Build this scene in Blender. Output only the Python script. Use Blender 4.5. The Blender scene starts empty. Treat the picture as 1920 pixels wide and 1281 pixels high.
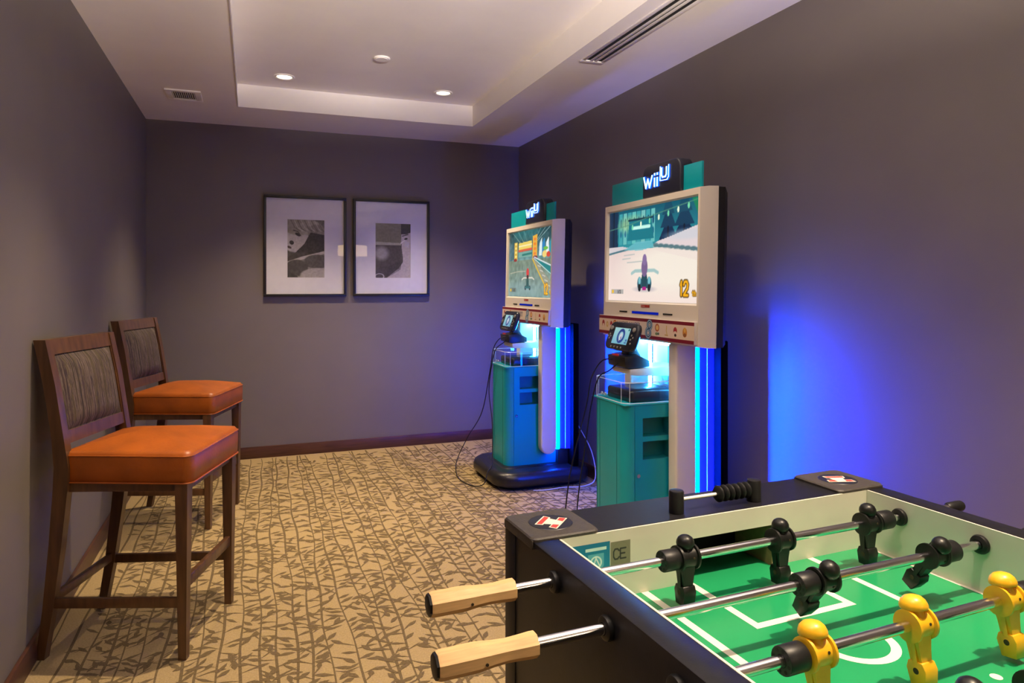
import bpy, bmesh, math, random
import numpy as np
from mathutils import Vector, Matrix
random.seed(7)
R = math.radians
sc = bpy.context.scene
COL = sc.collection

# ------------------------------------------------------------------ camera, world, lights, exposure
CAM_H = 1.36
cam_d = bpy.data.cameras.new('camera')
cam = bpy.data.objects.new('camera', cam_d)
COL.objects.link(cam)
cam.location = (0, 0, CAM_H)
cam.rotation_euler = (R(90), 0, R(-20.65))
cam_d.sensor_width = 36.0
cam_d.lens = 36.0 * 1295 / 1920
cam_d.shift_y = -(640.5 - 536) / 1920
cam_d.clip_start = 0.02
sc.camera = cam

world = bpy.data.worlds.new('world')
sc.world = world
world.use_nodes = True
world.node_tree.nodes['Background'].inputs[0].default_value = (0.5, 0.45, 0.5, 1)
world.node_tree.nodes['Background'].inputs[1].default_value = 0.05
sc.view_settings.view_transform = 'Standard'
sc.view_settings.look = 'None'
sc.view_settings.exposure = 0.0
sc.view_settings.gamma = 1.0
sc.view_settings.use_curve_mapping = False
sc.cycles.max_bounces = 10
sc.cycles.diffuse_bounces = 6
sc.cycles.transparent_max_bounces = 16
sc.cycles.sample_clamp_indirect = 4.0
sc.cycles.caustics_reflective = False
sc.cycles.caustics_refractive = False

DOWN_W = 105.0          # watts of each recessed downlight
DOWN_COL = (1.0, 0.77, 0.52)
PEND_W = 40.0         # watts of each drum pendant in the part of the room behind the camera
PEND_COL = (1.0, 0.85, 0.77)
LED_E = 160.0            # emission of the kiosk light strips
LED_COL = (0.0, 0.065, 1.0)

LX0, RX1 = -0.742, 2.255       # side walls
BY1, FY0 = 5.81, -3.6          # back wall, near wall
CZ, TZ = 2.612, 2.772          # soffit and tray height
TX0, TX1, TY0, TY1 = -0.094, 1.625, -2.9, 5.19

# ------------------------------------------------------------------ helpers
def s2l(c):
    out = []
    for v in c[:3]:
        out.append(v / 12.92 if v <= 0.04045 else ((v + 0.055) / 1.055) ** 2.4)
    return tuple(out)

def rgb(r, g, b):
    return s2l((r / 255.0, g / 255.0, b / 255.0))

MATS = {}
def mat(name, col, rough=0.5, metal=0.0, noise=0.0, nscale=20.0, bump=0.0, bscale=60.0, coat=0.0, spec=0.5, stretch=None, col2=None):
    if name in MATS:
        return MATS[name]
    m = bpy.data.materials.new(name)
    m.use_nodes = True
    nt = m.node_tree
    p = nt.nodes['Principled BSDF']
    p.inputs['Base Color'].default_value = (*col, 1)
    p.inputs['Roughness'].default_value = rough
    p.inputs['Metallic'].default_value = metal
    p.inputs['Coat Weight'].default_value = coat
    p.inputs['Specular IOR Level'].default_value = spec
    tc = nt.nodes.new('ShaderNodeTexCoord')
    mp = nt.nodes.new('ShaderNodeMapping')
    nt.links.new(tc.outputs['Object'], mp.inputs['Vector'])
    if stretch:
        mp.inputs['Scale'].default_value = stretch
    if noise > 0 or col2:
        n = nt.nodes.new('ShaderNodeTexNoise')
        n.inputs['Scale'].default_value = nscale
        n.inputs['Detail'].default_value = 4
        nt.links.new(mp.outputs['Vector'], n.inputs['Vector'])
        rp = nt.nodes.new('ShaderNodeValToRGB')
        a = col2 if col2 else tuple(v * (1 - noise) for v in col)
        b = col if col2 else tuple(min(1, v * (1 + noise)) for v in col)
        rp.color_ramp.elements[0].position = 0.3
        rp.color_ramp.elements[1].position = 0.7
        rp.color_ramp.elements[0].color = (*a, 1)
        rp.color_ramp.elements[1].color = (*b, 1)
        nt.links.new(n.outputs['Fac'], rp.inputs['Fac'])
        nt.links.new(rp.outputs['Color'], p.inputs['Base Color'])
    if bump > 0:
        n2 = nt.nodes.new('ShaderNodeTexNoise')
        n2.inputs['Scale'].default_value = bscale
        n2.inputs['Detail'].default_value = 3
        nt.links.new(mp.outputs['Vector'], n2.inputs['Vector'])
        bp = nt.nodes.new('ShaderNodeBump')
        bp.inputs['Strength'].default_value = bump
        bp.inputs['Distance'].default_value = 0.002
        nt.links.new(n2.outputs['Fac'], bp.inputs['Height'])
        nt.links.new(bp.outputs['Normal'], p.inputs['Normal'])
    MATS[name] = m
    return m

def emit(name, col, strength):
    if name in MATS:
        return MATS[name]
    m = bpy.data.materials.new(name)
    m.use_nodes = True
    nt = m.node_tree
    nt.nodes.remove(nt.nodes['Principled BSDF'])
    e = nt.nodes.new('ShaderNodeEmission')
    e.inputs[0].default_value = (*col, 1)
    e.inputs[1].default_value = strength
    nt.links.new(e.outputs[0], nt.nodes['Material Output'].inputs[0])
    MATS[name] = m
    return m

def print_mat(name, strength=None, rough=0.5):
    """flat print or screen: colours from the mesh's own colour attribute"""
    if name in MATS:
        return MATS[name]
    m = bpy.data.materials.new(name)
    m.use_nodes = True
    nt = m.node_tree
    at = nt.nodes.new('ShaderNodeAttribute')
    at.attribute_name = 'Col'
    p = nt.nodes['Principled BSDF']
    p.inputs['Roughness'].default_value = rough
    if strength is None:
        nt.links.new(at.outputs['Color'], p.inputs['Base Color'])
    else:
        p.inputs['Base Color'].default_value = (0.01, 0.01, 0.01, 1)
        p.inputs['Roughness'].default_value = 0.25
        nt.links.new(at.outputs['Color'], p.inputs['Emission Color'])
        p.inputs['Emission Strength'].default_value = strength
    MATS[name] = m
    return m

def clear_mat(name, tint=(1, 1, 1), ior=1.45):
    """thin clear sheet: mirror reflection by Fresnel, the rest straight through"""
    if name in MATS:
        return MATS[name]
    m = bpy.data.materials.new(name)
    m.use_nodes = True
    nt = m.node_tree
    nt.nodes.remove(nt.nodes['Principled BSDF'])
    fr = nt.nodes.new('ShaderNodeFresnel')
    ge = nt.nodes.new('ShaderNodeNewGeometry'); mi = nt.nodes.new('ShaderNodeMix')     # same reflection from both sides of the sheet
    mi.inputs[2].default_value = ior; mi.inputs[3].default_value = 1 / ior
    nt.links.new(ge.outputs['Backfacing'], mi.inputs[0]); nt.links.new(mi.outputs[0], fr.inputs[0])
    tr = nt.nodes.new('ShaderNodeBsdfTransparent'); tr.inputs[0].default_value = (*tint, 1)
    gl = nt.nodes.new('ShaderNodeBsdfGlossy'); gl.inputs['Roughness'].default_value = 0.02
    mx = nt.nodes.new('ShaderNodeMixShader')
    nt.links.new(fr.outputs[0], mx.inputs[0])
    nt.links.new(tr.outputs[0], mx.inputs[1])
    nt.links.new(gl.outputs[0], mx.inputs[2])
    nt.links.new(mx.outputs[0], nt.nodes['Material Output'].inputs[0])
    MATS[name] = m
    return m

class B:
    """collects shapes for ONE mesh object"""
    def __init__(self, M=None):
        self.bm = bmesh.new()
        self.M = M if M is not None else Matrix.Identity(4)
        self.mi = 0
    def _add(self, verts, faces):
        vs = [self.bm.verts.new(self.M @ Vector(v)) for v in verts]
        for f in faces:
            try:
                fc = self.bm.faces.new([vs[i] for i in f])
                fc.material_index = self.mi
            except ValueError:
                pass
        return vs
    def box(self, x0, x1, y0, y1, z0, z1, bev=0.0, seg=2):
        t = bmesh.new()
        bmesh.ops.create_cube(t, size=1)
        for v in t.verts:
            v.co = Vector(((x0 + x1) / 2 + v.co.x * (x1 - x0), (y0 + y1) / 2 + v.co.y * (y1 - y0), (z0 + z1) / 2 + v.co.z * (z1 - z0)))
        if bev > 0:
            bmesh.ops.bevel(t, geom=t.edges[:], offset=bev, segments=seg, profile=0.5, affect='EDGES', clamp_overlap=True)
        self._merge(t)
        return self
    def _merge(self, t):
        t.verts.ensure_lookup_table()
        idx = {v: i for i, v in enumerate(t.verts)}
        self._add([v.co.copy() for v in t.verts], [[idx[v] for v in f.verts] for f in t.faces])
        t.free()
    def prism(self, poly, a0, a1, axis='z', bev=0.0, seg=2):
        """poly in the two other axes, extruded along axis; CCW seen from +axis"""
        t = bmesh.new()
        def P(p, a):
            if axis == 'z': return (p[0], p[1], a)
            if axis == 'y': return (p[0], a, p[1])
            return (a, p[0], p[1])
        lo = [t.verts.new(P(p, a0)) for p in poly]
        hi = [t.verts.new(P(p, a1)) for p in poly]
        n = len(poly)
        t.faces.new(lo[::-1]); t.faces.new(hi)
        for i in range(n):
            t.faces.new([lo[i], lo[(i + 1) % n], hi[(i + 1) % n], hi[i]])
        bmesh.ops.recalc_face_normals(t, faces=t.faces[:])
        if bev > 0:
            es = [e for e in t.edges if len(e.link_faces) == 2 and e.calc_face_angle(0) > 0.6]
            bmesh.ops.bevel(t, geom=es, offset=bev, segments=seg, profile=0.5, affect='EDGES', clamp_overlap=True)
        self._merge(t)
        return self
    def cyl(self, p0, p1, r0, r1=None, n=16, cap=True):
        r1 = r0 if r1 is None else r1
        return self.lathe([(r0, 0.0), (r1, 1.0)], p0, p1, n, cap)
    def lathe(self, prof, p0, p1, n=16, cap=True, rot=0.0):
        """prof: (radius, t) with t 0..1 from p0 to p1"""
        p0, p1 = Vector(p0), Vector(p1)
        d = p1 - p0
        q = d.to_track_quat('Z', 'Y').to_matrix()
        vs, fs = [], []
        for (r, tt) in prof:
            for k in range(n):
                a = rot + 2 * math.pi * k / n
                vs.append(p0 + d * tt + q @ Vector((r * math.cos(a), r * math.sin(a), 0)))
        m = len(prof)
        for i in range(m - 1):
            for k in range(n):
                k2 = (k + 1) % n
                fs.append([i * n + k, i * n + k2, (i + 1) * n + k2, (i + 1) * n + k])
        if cap:
            fs.append([k for k in range(n)][::-1])
            fs.append([(m - 1) * n + k for k in range(n)])
        self._add(vs, fs)
        return self
    def tube(self, pts, r, n=8):
        pts = [Vector(p) for p in pts]
        vs, fs = [], []
        up = Vector((0.3, 0.2, 0.93))
        for i, p in enumerate(pts):
            a = pts[max(i - 1, 0)]; b = pts[min(i + 1, len(pts) - 1)]
            t = (b - a).normalized()
            u = t.cross(up)
            if u.length < 1e-4: u = t.cross(Vector((1, 0, 0)))
            u.normalize(); w = t.cross(u).normalized()
            for k in range(n):
                an = 2 * math.pi * k / n
                vs.append(p + u * r * math.cos(an) + w * r * math.sin(an))
        for i in range(len(pts) - 1):
            for k in range(n):
                k2 = (k + 1) % n
                fs.append([i * n + k, i * n + k2, (i + 1) * n + k2, (i + 1) * n + k])
        fs.append(list(range(n))[::-1]); fs.append([(len(pts) - 1) * n + k for k in range(n)])
        self._add(vs, fs)
        return self
    def loft(self, rings, cap=True):
        n = len(rings[0]); vs, fs = [], []
        for r in rings: vs += [tuple(p) for p in r]
        for i in range(len(rings) - 1):
            for k in range(n):
                k2 = (k + 1) % n
                fs.append([i * n + k, i * n + k2, (i + 1) * n + k2, (i + 1) * n + k])
        if cap:
            fs.append(list(range(n))[::-1]); fs.append([(len(rings) - 1) * n + k for k in range(n)])
        self._add(vs, fs)
        return self
    def poly(self, pts):
        self._add(pts, [list(range(len(pts)))])
        return self
    def bar(self, p0, p1, w, h, up=(0, 0, 1), bev=0.0):
        """square bar between two points, w across, h along up"""
        p0, p1 = Vector(p0), Vector(p1)
        d = p1 - p0; L = d.length; x = d.normalized()
        y = Vector(up).cross(x).normalized(); z = x.cross(y)
        M0 = self.M
        rot = Matrix((x, y, z)).transposed().to_4x4()
        self.M = M0 @ Matrix.Translation((p0 + p1) / 2) @ rot
        self.box(-L / 2, L / 2, -w / 2, w / 2, -h / 2, h / 2, bev)
        self.M = M0
        return self
    def mesh(self, name, mats, smooth=38, weld=True):
        if weld:
            bmesh.ops.recalc_face_normals(self.bm, faces=self.bm.faces[:])
        me = bpy.data.meshes.new(name)
        self.bm.to_mesh(me); self.bm.free()
        for m in (mats if isinstance(mats, (list, tuple)) else [mats]):
            me.materials.append(m)
        if smooth:
            me.polygons.foreach_set('use_smooth', [True] * len(me.polygons))
            me.set_sharp_from_angle(angle=R(smooth))
        return me
    def build(self, name, mats, parent=None, smooth=38, weld=True, loc=None):
        o = bpy.data.objects.new(name, self.mesh(name, mats, smooth, weld))
        COL.objects.link(o)
        if parent is not None: o.parent = parent
        if loc is not None: o.location = loc
        return o

def tag(o, label=None, cat=None, group=None, kind=None):
    if label: o['label'] = label
    if cat: o['category'] = cat
    if group: o['group'] = group
    if kind: o['kind'] = kind
    return o

def empty(name, loc, rz=0.0):
    o = bpy.data.objects.new(name, None)
    COL.objects.link(o)
    o.location = loc; o.rotation_euler = (0, 0, rz)
    o.empty_display_size = 0.1
    return o

def copy_tree(o, parent=None):
    c = o.copy(); COL.objects.link(c)
    if parent is not None: c.parent = parent
    for ch in list(o.children):
        copy_tree(ch, c)
    return c

def link_obj(name, me, parent=None, loc=None):
    o = bpy.data.objects.new(name, me); COL.objects.link(o)
    if parent is not None: o.parent = parent
    if loc is not None: o.location = loc
    return o

def smooth_path(pts, n=8):
    """Catmull-Rom"""
    P = [Vector(p) for p in pts]
    P = [P[0] * 2 - P[1]] + P + [P[-1] * 2 - P[-2]]
    out = []
    for i in range(1, len(P) - 2):
        a, b, c, d = P[i - 1], P[i], P[i + 1], P[i + 2]
        for k in range(n):
            t = k / n
            out.append(0.5 * ((2 * b) + (c - a) * t + (2 * a - 5 * b + 4 * c - d) * t * t + (3 * b - a - 3 * c + d) * t ** 3))
    out.append(P[-2])
    return out

# ---- flat prints painted on a fine grid with a colour attribute
class Paint:
    def __init__(self, nu, nv, base, aspect):
        self.nu, self.nv, self.asp = nu, nv, aspect
        u = np.linspace(0, 1, nu); v = np.linspace(0, 1, nv)
        self.u, self.v = np.meshgrid(u, v)          # v up
        self.c = np.zeros((nv, nu, 3)); self.c[:] = np.array(base) / 255.0
        self.aa = 1.2 / nv
    def mix(self, a, col):
        a = np.clip(a, 0, 1)[..., None]
        self.c = self.c * (1 - a) + (np.array(col) / 255.0) * a
    def grad(self, v0, v1, c0, c1):
        t = np.clip((self.v - v0) / (v1 - v0), 0, 1)[..., None]
        m = ((self.v >= v0) & (self.v <= v1))[..., None]
        g = (np.array(c0) * (1 - t) + np.array(c1) * t) / 255.0
        self.c = np.where(m, g, self.c)
    def poly(self, pts, col, alpha=1.0):
        inside = np.zeros(self.u.shape, bool)
        n = len(pts)
        for i in range(n):
            (x0, y0), (x1, y1) = pts[i], pts[(i + 1) % n]
            if y0 == y1: continue
            cond = ((self.v >= y0) != (self.v >= y1))
            xi = x0 + (self.v - y0) * (x1 - x0) / (y1 - y0)
            inside ^= cond & (self.u < xi)
        self.mix(inside * alpha, col)
    def ell(self, cx, cy, rx, ry, col, alpha=1.0, soft=0.12, rot=0.0):
        dx, dy = (self.u - cx) * self.asp, self.v - cy
        c, s = math.cos(rot), math.sin(rot)
        a, b = dx * c + dy * s, -dx * s + dy * c
        d = np.sqrt((a / (rx * self.asp)) ** 2 + (b / ry) ** 2)
        self.mix(np.clip((1 - d) / soft + 0.5, 0, 1) * alpha, col)
    def ring(self, cx, cy, rx, ry, w, col, alpha=1.0, rot=0.0):
        dx, dy = (self.u - cx) * self.asp, self.v - cy
        c, s = math.cos(rot), math.sin(rot)
        a, b = dx * c + dy * s, -dx * s + dy * c
        d = np.sqrt((a / (rx * self.asp)) ** 2 + (b / ry) ** 2)
        dist = np.abs(d - 1) * min(rx * self.asp, ry)
        self.mix(np.clip((w / 2 - dist) / self.aa + 0.5, 0, 1) * alpha, col)
    def line(self, pts, w, col, alpha=1.0):
        dm = np.full(self.u.shape, 9.0)
        X, Y = self.u * self.asp, self.v
        for (p, q) in zip(pts[:-1], pts[1:]):
            x0, y0, x1, y1 = p[0] * self.asp, p[1], q[0] * self.asp, q[1]
            L2 = (x1 - x0) ** 2 + (y1 - y0) ** 2 + 1e-12
            t = np.clip(((X - x0) * (x1 - x0) + (Y - y0) * (y1 - y0)) / L2, 0, 1)
            dm = np.minimum(dm, np.hypot(X - x0 - t * (x1 - x0), Y - y0 - t * (y1 - y0)))
        self.mix(np.clip((w / 2 - dm) / self.aa + 0.5, 0, 1) * alpha, col)
    def text(self, s, x, y, h, w, col, gap=0.25, wid=0.62, slant=0.0, alpha=1.0):
        cx = x
        for ch in s:
            if ch == ' ':
                cx += h * 0.5 / self.asp; continue
            k = 1.0 if ch not in 'iI1.' else 0.3
            for st in STROKES[ch]:
                self.line([(cx + (px * wid * k * h + py * slant * h) / self.asp, y + py * h) for px, py in st], w, col, alpha)
            cx += (wid * k + gap) * h / self.asp
    def noise(self, amp, seed, cell=6):
        rs = np.random.RandomState(seed)
        g = rs.rand(self.nv // cell + 2, self.nu // cell + 2)
        yi = np.linspace(0, g.shape[0] - 1.001, self.nv); xi = np.linspace(0, g.shape[1] - 1.001, self.nu)
        y0 = yi.astype(int); x0 = xi.astype(int); fy = (yi - y0)[:, None]; fx = (xi - x0)[None, :]
        n = g[y0][:, x0] * (1 - fy) * (1 - fx) + g[y0 + 1][:, x0] * fy * (1 - fx) + g[y0][:, x0 + 1] * (1 - fy) * fx + g[y0 + 1][:, x0 + 1] * fy * fx
        self.c = np.clip(self.c + ((n - 0.5) * amp)[..., None], 0, 1)
    def mesh(self, name, origin, du, dv, material):
        o, du, dv = np.array(origin, float), np.array(du, float), np.array(dv, float)
        pts = o + self.u[..., None] * du + self.v[..., None] * dv
        nu, nv = self.nu, self.nv
        me = bpy.data.meshes.new(name)
        idx = np.arange(nu * nv).reshape(nv, nu)
        q = np.stack([idx[:-1, :-1], idx[:-1, 1:], idx[1:, 1:], idx[1:, :-1]], -1).reshape(-1, 4)
        me.vertices.add(nu * nv)
        me.vertices.foreach_set('co', pts.reshape(-1).astype(np.float32))
        me.loops.add(len(q) * 4)
        me.loops.foreach_set('vertex_index', q.reshape(-1).astype(np.int32))
        me.polygons.add(len(q))
        me.polygons.foreach_set('loop_start', (np.arange(len(q)) * 4).astype(np.int32))
        me.update(calc_edges=True)
        at = me.color_attributes.new('Col', 'FLOAT_COLOR', 'POINT')
        c = self.c.reshape(-1, 3)
        lin = np.where(c <= 0.04045, c / 12.92, ((c + 0.055) / 1.055) ** 2.4)
        at.data.foreach_set('color', np.concatenate([lin, np.ones((len(lin), 1))], 1).reshape(-1).astype(np.float32))
        me.materials.append(material)
        return me

STROKES = {
 'M': [[(0, 0), (0, 1), (.5, .4), (1, 1), (1, 0)]], 'A': [[(0, 0), (.5, 1), (1, 0)], [(.2, .38), (.8, .38)]],
 'R': [[(0, 0), (0, 1), (.75, 1), (.95, .78), (.75, .52), (0, .52)], [(.5, .52), (1, 0)]],
 'I': [[(.5, 0), (.5, 1)]], 'i': [[(.5, 0), (.5, .68)], [(.5, .95), (.5, 1)]],
 'O': [[(.25, 0), (0, .25), (0, .75), (.25, 1), (.75, 1), (1, .75), (1, .25), (.75, 0), (.25, 0)]],
 'K': [[(0, 0), (0, 1)], [(1, 1), (0, .45)], [(.3, .6), (1, 0)]], 'T': [[(0, 1), (1, 1)], [(.5, 0), (.5, 1)]],
 '1': [[(0, .75), (.6, 1), (.6, 0)]], '2': [[(0, .78), (.2, 1), (.75, 1), (1, .78), (.9, .5), (0, 0), (1, 0)]],
 '3': [[(0, .85), (.3, 1), (.8, 1), (.95, .75), (.5, .53), (.95, .28), (.75, 0), (.3, 0), (0, .15)]],
 '/': [[(.1, 0), (.9, 1)]], 'N': [[(0, 0), (0, 1), (1, 0), (1, 1)]], 'n': [[(0, 0), (0, .65)], [(0, .5), (.4, .66), (.9, .5), (.9, 0)]],
 't': [[(.45, 1), (.45, .1), (.9, 0)], [(0, .68), (.9, .68)]], 'h': [[(0, 0), (0, 1)], [(0, .5), (.5, .66), (.9, .5), (.9, 0)]],
 'e': [[(0, .35), (1, .35), (.8, .66), (.3, .66), (0, .35), (.3, 0), (.9, .05)]], 'd': [[(1, 0), (1, 1)], [(1, .5), (.5, .66), (0, .35), (.5, 0), (1, .15)]],
 'o': [[(.5, 0), (0, .33), (.5, .66), (1, .33), (.5, 0)]], 'L': [[(0, 1), (0, 0), (1, 0)]], 'P': [[(0, 0), (0, 1), (.8, 1), (1, .75), (.8, .48), (0, .48)]],
 'C': [[(1, .82), (.75, 1), (.25, 1), (0, .75), (0, .25), (.25, 0), (.75, 0), (1, .18)]], 'E': [[(1, 1), (0, 1), (0, 0), (1, 0)], [(0, .5), (.8, .5)]],
 'W': [[(0, 1), (.25, 0), (.5, .8), (.75, 0), (1, 1)]], 'D': [[(0, 0), (0, 1), (.6, 1), (1, .7), (1, .3), (.6, 0), (0, 0)]],
}

# ------------------------------------------------------------------ materials
M_wall = mat('wall_paint', (0.180, 0.155, 0.134), 0.6, noise=0.04, nscale=3, bump=0.12, bscale=240)
M_ceil = mat('ceiling_paint', (0.87, 0.84, 0.81), 0.8, noise=0.02, nscale=4, bump=0.06, bscale=180)
M_carpet = mat('carpet', (0.410, 0.302, 0.146), 0.95, noise=0.16, nscale=160, bump=0.5, bscale=420, spec=0.1)
M_leaf = mat('carpet_leaf', (0.165, 0.118, 0.058), 0.95, noise=0.2, nscale=160, bump=0.5, bscale=420, spec=0.1)
M_base = mat('baseboard_wood', (0.085, 0.032, 0.016), 0.4, noise=0.3, nscale=6, stretch=(1, 1, 12))
M_wood = mat('stool_wood', (0.105, 0.047, 0.018), 0.33, noise=0.35, nscale=14, stretch=(3, 3, 0.4), coat=0.15)
M_leather = mat('orange_leather', (0.37, 0.090, 0.008), 0.40, noise=0.16, nscale=9, bump=0.25, bscale=90, spec=0.45)
M_black = mat('black_plastic', (0.012, 0.012, 0.014), 0.32, noise=0.2, nscale=40)
M_frameblk = mat('black_frame', (0.012, 0.011, 0.011), 0.4, noise=0.2, nscale=30)
M_white = mat('white_trim', (0.90, 0.88, 0.86), 0.5, noise=0.02)
M_vent = mat('vent_metal', (0.93, 0.91, 0.90), 0.45, noise=0.03)
M_dark = mat('dark_void', (0.008, 0.008, 0.008), 0.9, noise=0.1)
M_cream = mat('cream_plastic', (0.78, 0.72, 0.63), 0.38, noise=0.02, nscale=6)
M_teal = mat('teal_metal', (0.002, 0.37, 0.45), 0.33, noise=0.03, nscale=5)
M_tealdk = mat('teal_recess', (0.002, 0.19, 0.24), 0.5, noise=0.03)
M_white_pl = mat('white_plastic', (0.72, 0.74, 0.78), 0.4, noise=0.02)
M_acr = clear_mat('clear_acrylic', (0.93, 0.96, 1.0), 1.49)
M_glass = clear_mat('picture_glass', (0.97, 0.98, 0.97), 1.5)
M_acr_edge = mat('acrylic_edge', (0.75, 0.80, 0.90), 0.3, noise=0.02)
M_console = mat('console_plastic', (0.015, 0.018, 0.03), 0.25, noise=0.1)
M_chrome = mat('chrome_steel', (0.88, 0.88, 0.90), 0.15, metal=1.0, noise=0.05, nscale=60, stretch=(1, 12, 12))
M_lam = mat('black_laminate', (0.008, 0.008, 0.011), 0.42, noise=0.25, nscale=60, bump=0.05, bscale=300, spec=0.3)
M_liner = mat('cream_laminate', (0.66, 0.635, 0.54), 0.42, noise=0.05, nscale=8)
M_green = mat('green_playfield', (0.016, 0.290, 0.108), 0.22, noise=0.05, nscale=5)
M_line = mat('field_line', (0.82, 0.79, 0.66), 0.3, noise=0.02)
M_manb = mat('black_figure', (0.006, 0.0065, 0.0065), 0.36, noise=0.15, nscale=90, spec=0.35)
M_many = mat('yellow_figure', (0.80, 0.43, 0.014), 0.33, noise=0.06, nscale=50)
M_hole = mat('screw_hole', (0.03, 0.02, 0.005), 0.8, noise=0.1)
M_handle = mat('light_wood', (0.68, 0.44, 0.20), 0.5, noise=0.12, nscale=40, stretch=(0.6, 6, 6))
M_pad = mat('grey_corner_plastic', (0.045, 0.038, 0.034), 0.55, noise=0.15, nscale=120, bump=0.3, bscale=400)
M_bump = mat('black_rubber', (0.008, 0.008, 0.009), 0.42, noise=0.15, nscale=90, spec=0.35)
M_led = emit('led_strip', LED_COL, LED_E)
M_ledin = emit('inner_led_strip', (0.03, 0.40, 1.0), 170.0)
M_under = emit('under_light', (0.12, 0.50, 1.0), 55.0)
M_letter = emit('sign_light', (0.55, 0.75, 1.0), 2.2)
M_halo = emit('sign_backlight', (0.0, 0.05, 1.0), 6.0)
M_bulb = emit('lamp_lens', (1.0, 0.86, 0.66), 6.0)
M_shade = emit('pendant_shade_glow', (1.0, 0.70, 0.40), 9.0)
M_print = print_mat('flat_print', None, 0.55)
M_screen = print_mat('screen_picture', 1.0)
M_outlet = mat('outlet_plastic', (0.6, 0.6, 0.6), 0.4, noise=0.02)
M_metalred = mat('red_print', (0.45, 0.02, 0.02), 0.5, noise=0.05)

# striped upholstery of the stool backs (stripes run up the back)
def stripe_mat():
    m = bpy.data.materials.new('striped_fabric'); m.use_nodes = True
    nt = m.node_tree; p = nt.nodes['Principled BSDF']; p.inputs['Roughness'].default_value = 0.9
    tc = nt.nodes.new('ShaderNodeTexCoord'); mp = nt.nodes.new('ShaderNodeMapping')
    mp.inputs['Scale'].default_value = (0.0, 1.0, 0.02)
    nt.links.new(tc.outputs['Object'], mp.inputs['Vector'])
    n = nt.nodes.new('ShaderNodeTexNoise'); n.inputs['Scale'].default_value = 85; n.inputs['Detail'].default_value = 5; n.inputs['Roughness'].default_value = 0.75
    nt.links.new(mp.outputs['Vector'], n.inputs['Vector'])
    r = nt.nodes.new('ShaderNodeValToRGB'); e = r.color_ramp.elements
    cols = [(0.30, (0.008, 0.006, 0.008)), (0.42, (0.030, 0.020, 0.018)), (0.46, (0.115, 0.085, 0.028)), (0.485, (0.016, 0.011, 0.014)), (0.525, (0.20, 0.15, 0.11)), (0.56, (0.022, 0.014, 0.016)), (0.63, (0.070, 0.042, 0.034))]
    e[0].position = cols[0][0]; e[0].color = (*cols[0][1], 1); e[1].position = cols[1][0]; e[1].color = (*cols[1][1], 1)
    for q, c in cols[2:]:
        x = e.new(q); x.color = (*c, 1)
    nt.links.new(n.outputs['Fac'], r.inputs['Fac']); nt.links.new(r.outputs['Color'], p.inputs['Base Color'])
    w = nt.nodes.new('ShaderNodeTexNoise'); w.inputs['Scale'].default_value = 500
    b = nt.nodes.new('ShaderNodeBump'); b.inputs['Strength'].default_value = 0.4; b.inputs['Distance'].default_value = 0.002
    nt.links.new(tc.outputs['Object'], w.inputs['Vector']); nt.links.new(w.outputs['Fac'], b.inputs['Height']); nt.links.new(b.outputs['Normal'], p.inputs['Normal'])
    return m
M_stripe = stripe_mat()

# ------------------------------------------------------------------ room
def struct(name, b, m, **kw):
    return tag(b.build(name, m, **kw), kind='structure')

# carpet with its woven pattern of stems and leaves (flat pattern in the floor's own mesh)
fb = B(); W = 0.1
fb.box(LX0 - W, RX1 + W, FY0 - W, BY1 + W, -0.1, 0.0)
fb.mi = 1
rnd = random.Random(3)
zc = 0.0004
def leaf(x, y, ang, L, w):
    global zc
    zc += 2.5e-7
    c, s = math.cos(ang), math.sin(ang)
    pr = [(0, .08), (.25, .55), (.5, 1), (.78, .62), (1, 0)]
    up = [(L * a, w * .5 * b) for a, b in pr]; dn = [(L * a, -w * .5 * b) for a, b in pr[:-1]][::-1]
    k = rnd.uniform(-.25, .25) / max(L, .01)
    pts = [(a, b + k * a * a * .6) for a, b in up + dn]
    fb.poly([(x + a * c - b * s, y + a * s + b * c, zc) for a, b in pts][::1])
x = LX0 - 0.15; si = 0
while x < RX1 + 0.15:
    si += 1
    y = 1.7; ph = rnd.uniform(0, 6.3); slope = rnd.uniform(-.02, .03); nxt = 0.0; sd = 1
    prev = None
    while y < BY1 - 0.03:
        cx = x + 0.010 * math.sin(y * 2.3 + ph) + slope * (y - 3.8) + 0.005 * math.sin(y * 9.7 + ph * 2)
        w = 0.0042 + 0.0014 * math.sin(y * 5 + ph)
        if LX0 + .02 < cx < RX1 - .02:
            if prev: zs = .0003 + .00002 * (si % 2); fb.poly([(prev[0] - prev[2], prev[1], zs), (prev[0] + prev[2], prev[1], zs), (cx + w, y, zs), (cx - w, y, zs)])
            prev = (cx, y, w)
            nxt -= 0.025
            if nxt <= 0 and LX0 + .15 < cx < RX1 - .15 and y < BY1 - .17:
                sd = -sd if rnd.random() < .7 else sd
                a = (math.pi / 2 if rnd.random() < .75 else -math.pi / 2) - sd * rnd.uniform(.5, 1.35)
                if math.cos(a) * sd < 0: a = math.pi - a
                L = rnd.uniform(.05, .085)
                if rnd.random() < .5:
                    leaf(cx, y, a, L, rnd.uniform(.006, .009)); ex, ey = cx + L * .55 * math.cos(a), y + L * .55 * math.sin(a)
                    leaf(ex, ey, a + rnd.uniform(-.7, .7), L * .8, rnd.uniform(.018, .027))
                else:
                    leaf(cx, y, a, L, rnd.uniform(.015, .024))
                nxt = rnd.uniform(.012, .034)
        else:
            prev = None
        y += 0.025
    x += rnd.uniform(.060, .076)
floor = struct('floor', fb, [M_carpet, M_leaf], smooth=0, weld=False)
floor.location = (0, 0, 0)

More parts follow.
